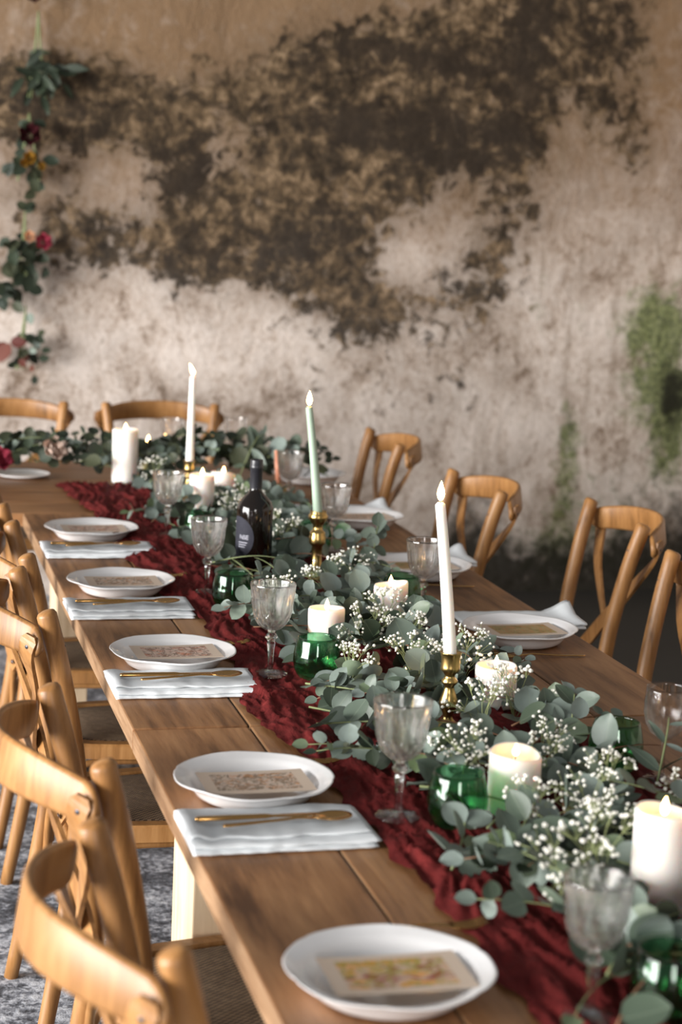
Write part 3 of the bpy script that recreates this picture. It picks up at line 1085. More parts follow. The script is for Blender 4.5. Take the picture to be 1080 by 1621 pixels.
def sol(o, th):
    md = o.modifiers.new('thickness', 'SOLIDIFY')
    md.thickness = th
    md.offset = 0


def knife_mesh():
    mb = MB()
    path = [(-0.105, 0, 0.006), (-0.10, 0, 0.006), (-0.05, 0, 0.006), (0.0, 0, 0.006), (0.01, 0, 0.006), (0.03, 0, 0.006), (0.07, 0, 0.006), (0.095, 0, 0.006), (0.108, 0.002, 0.006)]
    W_ = [0.0035, 0.0055, 0.0055, 0.005, 0.0045, 0.0085, 0.0085, 0.007, 0.001]
    H_ = [0.0025, 0.004, 0.004, 0.0035, 0.002, 0.001, 0.001, 0.0008, 0.0004]
    sect = []
    for w, h in zip(W_, H_):
        sect.append([(w * math.cos(2 * PI * i / 10), h * math.sin(2 * PI * i / 10)) for i in range(10)])
    mb.sweep(path, sect, ups=(0, 0, 1))
    return mb.mesh('knife')


def spoon_mesh():
    mb = MB()
    path = [(-0.095, 0, 0.006), (-0.09, 0, 0.006), (-0.04, 0, 0.0075), (0.02, 0, 0.010), (0.045, 0, 0.008)]
    W_ = [0.003, 0.0055, 0.0045, 0.003, 0.0035]
    sect = []
    for w in W_:
        sect.append([(w * math.cos(2 * PI * i / 8), 0.0018 * math.sin(2 * PI * i / 8)) for i in range(8)])
    mb.sweep(path, sect, ups=(0, 0, 1))
    handle = mb.mesh('handle')
    vs, fs = [], []
    nr, na = 6, 22
    for s in (0, 1):
        for r in range(nr + 1):
            q = r / nr
            for k in range(na):
                a = 2 * PI * k / na
                x = 0.072 + 0.031 * q * math.cos(a)
                y = 0.0205 * q * math.sin(a) * (1 + 0.15 * math.cos(a))
                z = 0.003 + 0.0065 * q * q + s * 0.0012
                vs.append((x, y, z))
    for s in (0, 1):
        for r in range(nr):
            for k in range(na):
                j = (k + 1) % na
                o_ = s * (nr + 1) * na
                fs.append((o_ + r * na + k, o_ + r * na + j, o_ + (r + 1) * na + j, o_ + (r + 1) * na + k))
    for k in range(na):
        j = (k + 1) % na
        a = nr * na
        b_ = (nr + 1) * na + nr * na
        fs.append((a + k, a + j, b_ + j, b_ + k))
    bowl = fixn(mesh('bowl', vs, fs, True))
    return handle, bowl


def fork_meshes():
    mb = MB()
    path = [(-0.095, 0, 0.003), (-0.09, 0, 0.003), (-0.04, 0, 0.004), (0.02, 0, 0.008), (0.045, 0, 0.006), (0.06, 0, 0.005)]
    W_ = [0.003, 0.0055, 0.0045, 0.003, 0.006, 0.0115]
    sect = [[(w * math.cos(2 * PI * i / 8), 0.0016 * math.sin(2 * PI * i / 8)) for i in range(8)] for w in W_]
    mb.sweep(path, sect, ups=(0, 0, 1))
    handle = mb.mesh('handle')
    tines = []
    for k in range(4):
        mb = MB()
        y = (k - 1.5) * 0.0066
        mb.tube(spline([(0.056, y, 0.005), (0.075, y, 0.0035), (0.09, y, 0.0055), (0.104, y * 0.96, 0.0105)], 8), [0.0016] * 6 + [0.0013, 0.0006], 6)
        tines.append(mb.mesh('tine'))
    return handle, tines


KNIFE = knife_mesh()
KNIFE.materials.append(M['gold'])
SP_H, SP_B = spoon_mesh()
FK_H, FK_T = fork_meshes()
for me in [SP_H, SP_B, FK_H] + FK_T:
    me.materials.append(M['gold'])

NAP_WORDS = ['on the nearest napkin', 'on the napkin below the in-focus plate', 'on the third napkin along the left', 'on the farthest napkin along the left']
for i, (x, y, rz, lab, cut) in enumerate(NAPKINS):
    o = obj('linen_napkin', napkin_mesh(10 + i, tip=0.0 if cut else 0.035), 'linen', None, (x, y, T + 0.001), (0, 0, rz))
    sol(o, 0.0022)
    tag(o, lab, 'napkin', 'folded linen napkins')
    if cut:
        z = T + 0.0185
        k = obj('table_knife', KNIFE, None, None, (x - 0.012, y + 0.012, z), (0, 0, 0.01))
        tag(k, 'gold table knife lying ' + NAP_WORDS[i], 'knife', 'gold knives')
        sp = thing('table_spoon', 'gold spoon lying ' + NAP_WORDS[i], 'spoon', (x + 0.012, y - 0.014, z), (0, 0, 0.10), 'gold spoons')
        obj('handle', SP_H, None, sp)
        obj('bowl', SP_B, None, sp)

FORKS = [(0.215, 1.860, 0.0, 'gold fork beyond the nearest plate, half on the runner'), (0.205, 2.575, 0.02, 'gold fork behind the second plate, tines on the red runner'),
         (0.222, 3.410, 0.0, 'gold fork behind the in-focus plate, tines on the runner'), (0.21, 4.115, 0.0, 'gold fork behind the fourth left plate'),
         (0.925, 3.285, PI - 0.03, 'gold fork on bare wood before the nearest right plate'), (0.915, 3.995, PI, 'gold fork before the second right plate')]
for (x, y, rz, lab) in FORKS:
    f_ = thing('table_fork', lab, 'fork', (x, y, T + 0.008 if x < 0.5 else T + 0.0005), (0, 0, rz), 'gold forks')
    obj('handle', FK_H, None, f_)
    for tm in FK_T:
        obj('tine', tm, None, f_)


# ------------------------------------------------------------------ glasses
def goblet_meshes():
    """cut crystal goblet: fluted bowl with a diamond band low down, faceted knop stem, ridged foot"""
    nf = 12
    n = 144
    key = [(0.0075, 0.086), (0.016, 0.0885), (0.0255, 0.096), (0.0325, 0.107), (0.0365, 0.120), (0.0388, 0.134), (0.0403, 0.149), (0.0418, 0.164), (0.0428, 0.1725), (0.0430, 0.1755)]
    outer = [tuple(v_)[:2] for v_ in spline([(r, z, 0) for r, z in key], 34)]
    inner = [(0.0423, 0.1762), (0.0414, 0.1725), (0.0398, 0.164), (0.0380, 0.149), (0.0362, 0.134), (0.0335, 0.120), (0.0290, 0.107), (0.0220, 0.0975), (0.0120, 0.0920), (0, 0.0905)]
    no = len(outer)

    def tri(v_):
        v_ = v_ / (2 * PI) % 1.0
        return abs(v_ * 2 - 1)

    def rf(a, k):
        if k < 2 or k >= no - 3:
            return 1
        z = outer[k][1]
        w = math.exp(-max(0, z - 0.150) / 0.008)
        if z < 0.118:                     # diamond cuts
            return 1 - 0.10 * (1 - tri(nf * a + z * 260)) * (1 - tri(nf * a - z * 260)) + 0.02
        q = tri(nf * a)
        q2 = tri(2 * nf * a + PI)
        return 1 - w * (0.075 * (1 - q) ** 1.4 + 0.02 * q2) + 0.015
    mb = MB()
    mb.lathe(outer + inner, n, rf)
    bowl = mb.mesh('bowl', False)
    for p_ in bowl.polygons:            # the inside is smooth, the cuts outside keep their edges
        if Vector((p_.center.x, p_.center.y)).dot(Vector((p_.normal.x, p_.normal.y))) < 0 or p_.center.z > 0.16:
            p_.use_smooth = True
    mb = MB()
    stem = [(0, 0.0075), (0.0065, 0.0075), (0.0052, 0.020), (0.0054, 0.034), (0.0068, 0.050), (0.0082, 0.060), (0.0068, 0.0645), (0.0075, 0.0665), (0.0115, 0.0705), (0.0118, 0.0735), (0.0085, 0.0785), (0.0062, 0.081), (0.0080, 0.0855), (0.0085, 0.0875), (0, 0.0875)]
    mb.lathe(stem, 8)
    stem_me = mb.mesh('stem', False)
    mb = MB()
    foot = [(0, 0.0085), (0.0065, 0.0085), (0.0085, 0.0075), (0.014, 0.0062), (0.024, 0.0045), (0.0325, 0.0028), (0.0340, 0.0015), (0.0335, 0.0), (0, 0.0)]
    mb.lathe(foot, 64, lambda a, k: 1, lambda a, k: 0.0006 * math.cos(16 * a) if 3 <= k <= 5 else 0)
    return bowl, stem_me, mb.mesh('foot')


GB, GS, GF = goblet_meshes()
for me in (GB, GS, GF):
    me.materials.append(M['crystal'])
GOBLETS = [
    (0.346, 1.574, 0.95, 'blurred cut crystal goblet nearest the camera at bottom right'),
    (0.323, 2.287, 1.03, 'cut crystal goblet beside the second napkin, standing on the red runner'),
    (0.312, 3.146, 1.03, 'sharp cut crystal goblet beside the green tumbler and in-focus napkin'),
    (0.326, 3.911, 1.00, 'cut crystal goblet standing left of the black wine bottle'),
    (0.350, 4.650, 1.00, 'cut crystal goblet beside the farthest left plate'),
    (0.784, 3.691, 1.00, 'cut crystal goblet on the right, partly behind the near white taper'),
    (0.768, 4.462, 1.00, 'cut crystal goblet just right of the green taper candle'),
    (0.815, 5.205, 0.97, 'blurred cut crystal goblet between the bottle and the green taper'),
    (0.818, 6.080, 0.97, 'blurred goblet on the far table at the end of the chair rail'),
    (0.590, 6.060, 0.95, 'blurred goblet on the far table between pillar and white taper'),
]
for i, (x, y, s, lab) in enumerate(GOBLETS):
    z = T + (0.012 if x < 0.4 else (0.0085 if x < 0.78 and y < 5.5 else 0.001))
    g = thing('crystal_goblet', lab, 'wine glass', (x, y, z), (0, 0, 0.37 * i), 'cut crystal goblets')
    for nm, me in (('bowl', GB), ('stem', GS), ('foot', GF)):
        o = obj(nm, me, None, g)
    g.scale = (s, s, s)

# plain wine glass
mb = MB()
mb.lathe([(0.004, 0.066), (0.012, 0.069), (0.024, 0.079), (0.0325, 0.094), (0.0365, 0.112), (0.0365, 0.130), (0.0345, 0.150), (0.0338, 0.1555), (0.0331, 0.1557), (0.0336, 0.150), (0.0356, 0.130), (0.0356, 0.112), (0.0316, 0.095), (0.023, 0.0805), (0.011, 0.0715), (0, 0.0705)], 48)
PB = mb.mesh('bowl')
mb = MB()
mb.lathe([(0, 0.0702), (0.005, 0.0695), (0.004, 0.064), (0.0034, 0.04), (0.0036, 0.012), (0.006, 0.005), (0.015, 0.0028), (0.032, 0.0012), (0.032, 0), (0, 0)], 40)
PS = mb.mesh('stem')
for me in (PB, PS):
    me.materials.append(M['clear_glass'])
g = thing('wine_glass', 'plain round-bowled wine glass at the right picture edge', 'wine glass', (0.816, 2.433, T + 0.008))
obj('bowl', PB, None, g)
obj('stem', PS, None, g)


def tumbler_mesh():
    out = [(0, 0.0), (0.026, 0.0), (0.031, 0.002), (0.0385, 0.010), (0.0435, 0.022), (0.0458, 0.036), (0.0450, 0.050), (0.0425, 0.064), (0.0392, 0.077), (0.0375, 0.0825)]
    inn = [(0.0366, 0.0828), (0.0380, 0.077), (0.0412, 0.064), (0.0436, 0.050), (0.0443, 0.036), (0.0420, 0.023), (0.0370, 0.0125), (0.029, 0.007), (0, 0.006)]
    mb = MB()
    mb.lathe(out + inn, 56)
    return mb.mesh('tumbler')


TUM = tumbler_mesh()
TUM.materials.append(M['green_glass'])
TUMBLERS = [
    (0.395, 3.110, 'green stemless glass in focus, in front of a lit pillar candle'),
    (0.352, 3.740, 'green stemless glass in front of the wine bottle'),
    (0.400, 2.240, 'green stemless glass among leaves left of the glowing pillar candle'),
    (0.435, 1.560, 'green stemless glass at the bottom right corner'),
    (0.420, 4.560, 'green stemless glass beside the farthest left plate and goblet'),
    (0.752, 2.480, 'dark green stemless glass on the right, beside the plain wine glass'),
    (0.735, 3.700, 'green stemless glass behind the pillar candle by the right goblet'),
    (0.700, 4.400, 'dark green stemless glass behind the brass holder of the green taper'),
]
for (x, y, lab) in TUMBLERS:
    tag(obj('green_tumbler', TUM, None, None, (x, y, T + 0.0115)), lab, 'glass', 'green stemless glasses')

# ------------------------------------------------------------------ wine bottle
bt = thing('wine_bottle', 'black wine bottle with round dark label standing among the leaves', 'bottle', (0.477, 4.111, T + 0.012))
mb = MB()
br = 0.0445
mb.lathe([(0, 0.004), (0.030, 0.0), (br - 0.003, 0.001), (br, 0.006), (br, 0.165), (br - 0.001, 0.172), (br - 0.006, 0.184), (br - 0.016, 0.195), (0.019, 0.204), (0.0155, 0.211), (0.0145, 0.216), (0.0142, 0.268), (0, 0.268)], 48)
obj('body', mb.mesh('body'), 'bottle', bt)
mb = MB()
mb.lathe([(0.0149, 0.2155), (0.0151, 0.2165), (0.0150, 0.262), (0.0165, 0.2635), (0.0165, 0.272), (0.0155, 0.2735), (0.0155, 0.2845), (0.0148, 0.286), (0.010, 0.2858), (0.009, 0.2835), (0, 0.2833)], 40)
obj('foil_capsule', mb.mesh('foil_capsule'), 'capsule', bt)
# round label wrapped round the body, facing the left side of the table
LA = math.radians(198)
lr, lz = 0.046, 0.098


def wrap(u, v, off=0.0004):
    a = LA + u / br
    return ((br + off) * math.cos(a), (br + off) * math.sin(a), v)


vs, fs = [(wrap(0, lz))], []
for q in range(1, 9):
    for k in range(40):
        a = 2 * PI * k / 40
        vs.append(wrap(lr * q / 8 * math.cos(a), lz + lr * 1.12 * q / 8 * math.sin(a)))
for k in range(40):
    j = (k + 1) % 40
    fs.append((0, 1 + k, 1 + j))
    for q in range(7):
        a, b_ = 1 + q * 40, 1 + (q + 1) * 40
        fs.append((a + k, b_ + k, b_ + j, a + j))
lab_o = obj('round_label', mesh('round_label', vs, fs, True), 'label', bt)


def wrapped_text(body, size, u0, v0, mat, parent, name):
    cu = bpy.data.curves.new(name, 'FONT')
    cu.body = body
    cu.size = size
    cu.align_x = 'RIGHT'
    o = bpy.data.objects.new(name, cu)
    COL.objects.link(o)
    dg = bpy.context.evaluated_depsgraph_get()
    me0 = bpy.data.meshes.new_from_object(o.evaluated_get(dg))
    COL.objects.unlink(o)
    bpy.data.objects.remove(o)
    bm = bmesh.new()
    bm.from_mesh(me0)
    bmesh.ops.subdivide_edges(bm, edges=list(bm.edges), cuts=1)
    for v_ in bm.verts:
        v_.co = Vector(wrap(u0 + v_.co.x, v0 + v_.co.y, 0.0008))
    me1 = bpy.data.meshes.new(name)
    bm.to_mesh(me1)
    bm.free()
    me1.materials.append(M[mat])
    o = obj(name, me1, None, parent)
    return o


wrapped_text('NSE', 0.0150, 0.0335, 0.095, 'label_ink', lab_o, 'lettering')
for k in range(3):                      # fine lines under the lettering, too small to read
    mb = MB()
    n_ = 8
    u0, u1 = 0.004, 0.030 - 0.003 * k
    v0 = 0.086 - 0.0055 * k
    vs, fs = [], []
    for i in range(n_ + 1):
        for dv in (0, 0.0016):
            vs.append(wrap(u0 + (u1 - u0) * i / n_, v0 + dv, 0.0008))
    for i in range(n_):
        fs.append((2 * i, 2 * i + 2, 2 * i + 3, 2 * i + 1))
    obj('print_line', mesh('print_line', vs, fs), 'label_ink', lab_o)


# ------------------------------------------------------------------ candles
def flame_mesh(h, r, lean=0.0):
    mb = MB()
    prof = [(0, 0), (0.45, 0.06), (0.8, 0.18), (1.0, 0.34), (0.86, 0.52), (0.55, 0.72), (0.24, 0.89), (0, 1.0)]
    mb.lathe([(r * a, h * b_) for a, b_ in prof], 14)
    me = mb.mesh('flame')
    for v_ in me.vertices:
        q = v_.co.z / h
        v_.co.x += lean * q * q
    return me


def wick_mesh(h):
    mb = MB()
    mb.tube([(0, 0, -0.004), (0, 0, h * 0.6), (0.001, 0, h)], [0.0012, 0.0011, 0.0008], 6)
    return mb.mesh('wick')


OBST = []     # round things the foliage must not grow through: x, y, r, top


def pillar(x, y, h, r, lab, seed=0, uneven=0.0, mat='wax', flame=True, fl=0.026, z0=0.010):
    t = thing('pillar_candle', lab, 'candle', (x, y, T + z0), (0, 0, seed * 1.1), 'pillar candles')
    mb = MB()
    prof = [(0, 0), (r * 0.97, 0), (r, 0.003), (r, h * 0.5), (r, h - 0.012), (r * 0.995, h - 0.004), (r * 0.95, h), (r * 0.88, h - 0.002), (r * 0.82, h - 0.010), (r * 0.6, h - 0.014), (r * 0.2, h - 0.014), (0, h - 0.014)]

    def zf(a, k):
        return uneven * (math.cos(a - 0.6) + 0.4 * math.cos(2 * a + seed)) * (1 if 4 <= k <= 8 else 0) if k >= 4 else 0

    def rf(a, k):
        return 1 + (0.012 * math.cos(3 * a + seed) if 4 <= k <= 8 else 0.004 * math.cos(2 * a))
    mb.lathe(prof, 40, rf, zf)
    obj('wax_body', mb.mesh('wax_body'), mat, t)
    obj('wick', wick_mesh(0.010), 'wick', t, (0, 0, h - 0.014))
    if flame:
        obj('flame', flame_mesh(fl, 0.0055, -0.001), 'flame', t, (0, 0, h - 0.007))
    OBST.append((x, y, r, h + 0.02))
    return t


pillar(0.370, 5.633, 0.172, 0.041, 'tall white pillar candle on the far table, leftmost lit candle', 1, 0.001)
pillar(0.489, 4.902, 0.135, 0.036, 'white pillar candle standing behind the bottle and brass holder', 2, 0.001)
pillar(0.604, 5.178, 0.100, 0.038, 'melting pillar candle with spilled rim behind the wine bottle', 3, 0.006)
pillar(0.473, 3.351, 0.088, 0.038, 'lit pillar candle in focus behind the green stemless glass', 4, 0.0015)
pillar(0.681, 3.600, 0.085, 0.038, 'lit pillar candle with slumped rim on the right of the garland', 5, 0.005)
pillar(0.684, 2.892, 0.078, 0.039, 'low lit pillar candle right of the near white taper', 6, 0.001)
pillar(0.502, 2.279, 0.100, 0.040, 'glowing pillar candle in the near garland', 7, 0.004, fl=0.020)
pillar(0.561, 1.872, 0.140, 0.0385, 'tall white pillar candle at the right picture edge', 8, 0.003)


def holder_mesh(h, style):
    if style == 0:
        prof = [(0, 0), (0.040, 0), (0.042, 0.003), (0.040, 0.007), (0.030, 0.011), (0.016, 0.017), (0.009, 0.024), (0.0085, 0.030), (0.013, 0.040), (0.0165, 0.050), (0.0165, 0.056), (0.012, 0.068), (0.0085, 0.078), (0.009, 0.082), (0.014, 0.087), (0.0145, 0.091), (0.0095, 0.096), (0.009, 0.100), (0.013, 0.106), (0.0175, 0.110), (0.0165, 0.115), (0.0165, 0.130), (0.0185, 0.1395), (0.0195, 0.141), (0.0175, 0.141), (0.0125, 0.139), (0.0125, 0.120), (0, 0.120)]
    else:
        prof = [(0, 0), (0.040, 0), (0.042, 0.003), (0.040, 0.007), (0.026, 0.012), (0.014, 0.020), (0.0125, 0.060), (0.0135, 0.080), (0.0195, 0.086), (0.0205, 0.090), (0.0205, 0.104), (0.0185, 0.108), (0.0195, 0.112), (0.0170, 0.116), (0.012, 0.120), (0.0125, 0.132), (0.017, 0.137), (0.0235, 0.148), (0.0245, 0.154), (0.0205, 0.160), (0.0195, 0.164), (0.0205, 0.166), (0.0190, 0.1665), (0.0125, 0.165), (0.0125, 0.145), (0, 0.145)]
    k = h / prof[-3][1]
    mb = MB()
    mb.lathe([(r, z * k) for r, z in prof], 36)
    return mb.mesh('brass_holder')


def taper(x, y, hh, style, length, r0, r1, leanx, leany, mat, lab, lab2, flame_lean=0.0, z0=0.008):
    b_ = obj('brass_candlestick', holder_mesh(hh, style), 'brass', None, (x, y, T + z0))
    tag(b_, lab2, 'candlestick', 'brass candlesticks')
    t = thing('taper_candle', lab, 'candle', (x, y, T + z0 + hh - 0.019), (0, 0, 0), 'taper candles')
    mb = MB()
    path, rad = [], []
    for k in range(15):
        u = k / 14
        path.append((leanx * u * (0.8 + 0.2 * u), leany * u, length * u))
        rad.append(r0 + (r1 - r0) * u)
    path.append((leanx * 1.005, leany, length + 0.004))
    rad.append(r1 * 0.55)
    mb.tube(path, rad, 18)
    obj('wax_stick', mb.mesh('wax_stick'), mat, t)
    obj('wick', wick_mesh(0.008), 'wick', t, (leanx, leany, length + 0.003))
    obj('flame', flame_mesh(0.036, 0.0068, flame_lean), 'flame', t, (leanx, leany, length + 0.006))
    OBST.append((x, y, 0.034, 0.5))


taper(0.543, 2.738, 0.142, 0, 0.282, 0.0118, 0.0088, -0.034, 0, 'wax_white', 'tall white taper candle in the near brass candlestick', 'slim brass candlestick holding the near white taper')
taper(0.631, 4.090, 0.166, 1, 0.273, 0.0120, 0.0085, -0.034, 0, 'wax_sage', 'tall sage green taper candle beside the wine bottle', 'thick turned brass candlestick holding the sage green taper')
taper(0.510, 5.235, 0.128, 0, 0.272, 0.0125, 0.0088, 0.002, 0, 'wax_white', 'blurred tall white taper candle toward the far table', 'blurred brass candlestick under the far white taper', -0.012)

# coral taper, unlit, far right
t = thing('slim_candle', 'slim coral candle far back between bottle and green taper', 'candle', (0.859, 5.556, T))
mb = MB()
mb.tube([(0, 0, 0.008), (-0.004, 0, 0.06), (-0.010, 0, 0.128)], [0.008, 0.0075, 0.006], 12)
obj('wax_stick', mb.mesh('wax_stick'), 'coral_wax', t)
mb = MB()
mb.lathe([(0, 0), (0.03, 0), (0.031, 0.003), (0.012, 0.008), (0.010, 0.02), (0.008, 0.02), (0.008, 0.006), (0, 0.006)], 24)
obj('holder', mb.mesh('holder'), 'brass', t)


def tealight(x, y, z, lab):
    t = thing('tealight', lab, 'candle', (x, y, T + z), (0, 0, 0), 'tealights')
    mb = MB()
    mb.lathe([(0, 0), (0.019, 0), (0.020, 0.001), (0.020, 0.016), (0.0193, 0.016), (0.0190, 0.002), (0, 0.002)], 28)
    obj('tin_cup', mb.mesh('tin_cup'), 'tin', t)
    mb = MB()
    mb.lathe([(0, 0.0025), (0.0185, 0.0025), (0.0187, 0.0135), (0.014, 0.0125), (0, 0.0120)], 28)
    obj('wax', mb.mesh('wax'), 'wax', t)
    obj('wick', wick_mesh(0.008), 'wick', t, (0, 0, 0.012))
    obj('flame', flame_mesh(0.030, 0.0065), 'flame', t, (0, 0, 0.017))
    if z > 0.02:
        mb = MB()
        mb.lathe([(0, -z + 0.001), (0.024, -z + 0.001), (0.025, -z + 0.004), (0.008, -z + 0.010), (0.006, -0.010), (0.018, -0.003), (0.021, 0.0), (0, 0.0)], 28)
        obj('brass_stand', mb.mesh('brass_stand'), 'brass', t)
    OBST.append((x, y, 0.03, 0.06))


tealight(0.520, 2.930, 0.030, 'tealight burning between leaves beside the near white taper')
tealight(0.500, 6.000, 0.070, 'tealight glowing on the far table right of the tall pillar')
tealight(0.565, 6.040, 0.070, 'tealight glowing on the far table beside the far white taper')

for (x, y, s, lab) in GOBLETS:
    OBST.append((x, y, 0.044, 0.18))
OBST.append((0.816, 2.433, 0.04, 0.16))
for (x, y, lab) in TUMBLERS:
    OBST.append((x, y, 0.047, 0.085))
OBST.append((0.477, 4.111, 0.047, 0.30))


# ------------------------------------------------------------------ foliage
def leaf_mesh(shape, seed):
    """unit leaf: base at x = 0, tip at x = 1, slightly cupped along the midrib"""
    rnd = random.Random(seed)
    rows = 7
    vs, fs = [], []
    curl = rnd.uniform(-0.12, 0.16)
    cup = rnd.uniform(0.04, 0.14)
    twist = rnd.uniform(-0.08, 0.08)
    for i in range(rows + 1):
        u = i / rows
        if shape == 'round':
            w = 0.46 * max(0.0, math.sin(PI * min(1, u ** 0.85))) ** 0.55
        elif shape == 'oval':
            w = 0.36 * max(0.0, math.sin(PI * u ** 0.85)) ** 0.7
        else:
            w = 0.17 * max(0.0, math.sin(PI * u ** 0.8)) ** 0.9
        if i == 0:
            w = 0.02
        if i == rows:
            w = 0.02
        for k in range(5):
            q = (k - 2) / 2
            y = w * q
            z = curl * u * u + cup * q * q * w * 2 + twist * q * u
            vs.append((u, y, z))
    for i in range(rows):
        for k in range(4):
            a = i * 5 + k
            fs.append((a, a + 5, a + 6, a + 1))
    me = mesh('leaf', vs, fs, True)
    return me


LEAVES = {}
for shape in ('round', 'oval', 'long'):
    for mat in ('leaf', 'leaf_dark', 'leaf_red'):
        LEAVES[(shape, mat)] = []
        for k in range(3):
            me = leaf_mesh(shape, k * 7 + len(shape))
            me.materials.append(M[mat])
            LEAVES[(shape, mat)].append(me)

VIEW = Vector((-0.25, -0.93, 0.30)).normalized()


KEEP = [(0.450, 4.00, 0.060, 0.045), (0.43, 3.90, 0.050, 0.03), (0.535, 2.64, 0.045, 0.05), (0.485, 2.18, 0.050, 0.035), (0.460, 3.25, 0.045, 0.030), (0.62, 3.98, 0.045, 0.055),
        (0.665, 2.80, 0.045, 0.035), (0.55, 1.78, 0.05, 0.05), (0.66, 3.50, 0.045, 0.045)]     # clearings before tall things: x, y, r, height left open


def blocked(p, pad=0.012):
    for (x, y, r, zm) in KEEP:
        if (p.x - x) ** 2 + (p.y - y) ** 2 < r * r and p.z > T + zm:
            return True
    for (x, y, r, top) in OBST:
        if (p.x - x) ** 2 + (p.y - y) ** 2 < (r + pad) ** 2 and p.z < T + top + 0.01:
            return True
    return False


def add_leaf(parent, root, pos, direction, normal, size, shape, mat, rnd, check=True):
    d = direction.normalized()
    n = (normal - d * normal.dot(d))
    if n.length < 1e-3:
        n = Vector((0, 0, 1)) - d * d.z
    n.normalize()
    s = n.cross(d)
    if check:
        for q in (0.25, 0.6, 0.95):
            c = root + pos + d * size * q
            if blocked(c) or c.z < T + 0.004:
                return None
    o = bpy.data.objects.new('leaf', rnd.choice(LEAVES[(shape, mat)]))
    COL.objects.link(o)
    o.parent = parent
    o.matrix_local = Matrix(((d.x * size, s.x * size, n.x * size, pos.x), (d.y * size, s.y * size, n.y * size, pos.y), (d.z * size, s.z * size, n.z * size, pos.z), (0, 0, 0, 1)))
    return o


def sprig(base, heading, length, rise, lab, group, rnd, shape='round', mat='leaf', size=0.046, nodes=7, droop=0.0, stem='stem', cat='foliage', check=True, name='eucalyptus_sprig'):
    base = Vector(base)
    t = thing(name, lab, cat, base, (0, 0, 0), group)
    d0 = Vector((math.cos(heading), math.sin(heading), 0))
    side = Vector((-d0.y, d0.x, 0))
    bend = rnd.uniform(-0.35, 0.35)
    path = []
    for k in range(nodes * 2 + 1):
        u = k / (nodes * 2)
        p = d0 * length * u + side * bend * length * u * u + Vector((0, 0, rise * math.sin(u * PI * 0.62) - droop * u * u))
        path.append(p)
    mb = MB()
    mb.tube(path, [0.0021 - 0.0013 * k / (nodes * 2) for k in range(nodes * 2 + 1)], 5)
    obj('stem', mb.mesh('stem'), stem, t)
    for k in range(nodes):
        i = 1 + 2 * k
        p = path[i]
        tang = (path[i + 1] - path[i - 1]).normalized()
        sc = size * (1.0 - 0.45 * (k / (nodes - 1)) ** 1.5) * rnd.uniform(0.82, 1.15)
        spin = rnd.uniform(-0.6, 0.6) + (PI / 2 if k % 2 else 0) * 0.6
        a0 = side * math.cos(spin) + Vector((0, 0, 1)) * math.sin(spin)
        for s in (-1, 1):
            dr = (a0 * s + tang * rnd.uniform(0.15, 0.7) + Vector((0, 0, rnd.uniform(-0.1, 0.45))))
            nr = Vector((0, 0, 1)) * 0.7 + VIEW * rnd.uniform(0.1, 0.9) + Vector((rnd.uniform(-1, 1), rnd.uniform(-1, 1), rnd.uniform(-0.4, 0.6))) * 0.55
            add_leaf(t, base, p, dr, nr, sc, shape, mat, rnd, check)
    add_leaf(t, base, path[-1], path[-1] - path[-2], Vector((0, 0, 1)) + VIEW * 0.6, size * 0.5, shape, mat, rnd, check)
    return t


LANDMARKS = [(0.473, 3.351, 'the in-focus pillar candle'), (0.681, 3.60, 'the slumped pillar candle'), (0.684, 2.892, 'the low pillar beside the near taper'),
             (0.502, 2.279, 'the glowing near pillar candle'), (0.561, 1.872, 'the pillar candle at the right edge'), (0.543, 2.738, 'the near brass candlestick'),
             (0.631, 4.09, 'the sage green taper'), (0.51, 5.235, 'the far white taper'), (0.477, 4.111, 'the wine bottle'), (0.489, 4.902, 'the pillar candle behind the bottle'),
             (0.604, 5.178, 'the melting pillar candle'), (0.323, 2.287, 'the goblet by the nearest napkin'), (0.346, 1.574, 'the nearest blurred goblet'),
             (0.312, 3.146, 'the sharp crystal goblet'), (0.326, 3.911, 'the goblet beside the bottle'), (0.784, 3.691, 'the goblet on the right'),
             (0.816, 2.433, 'the plain wine glass'), (0.37, 5.633, 'the tall pillar on the far table'), (0.59, 6.06, 'the far goblet by the taper'),
             (0.145, 5.66, 'the blush rose'), (-0.03, 5.64, 'the pink rose'), (0.818, 6.08, 'the far goblet at the chair rail'), (0.752, 2.48, 'the dark green glass on the right')]


def beside(x, y):
    lx, ly, ph = min(LANDMARKS, key=lambda l: (l[0] - x) ** 2 + (l[1] - y) ** 2)
    dx, dy = x - lx, y - ly
    if abs(dx) > abs(dy):
        return ('left of ' if dx < 0 else 'right of ') + ph
    return ('in front of ' if dy < 0 else 'behind ') + ph


def sprig_label(x, y, sh, mt, size):
    tone = 'dark green' if mt == 'leaf_dark' else ('large-leaved grey-green' if size > 0.054 else 'grey-green')
    return '%s %s eucalyptus sprig %s' % (tone, 'oval-leaved' if sh == 'oval' else 'round-leaved', beside(x, y)) if 'large' not in tone else '%s %s sprig %s' % (tone, 'eucalyptus', beside(x, y))


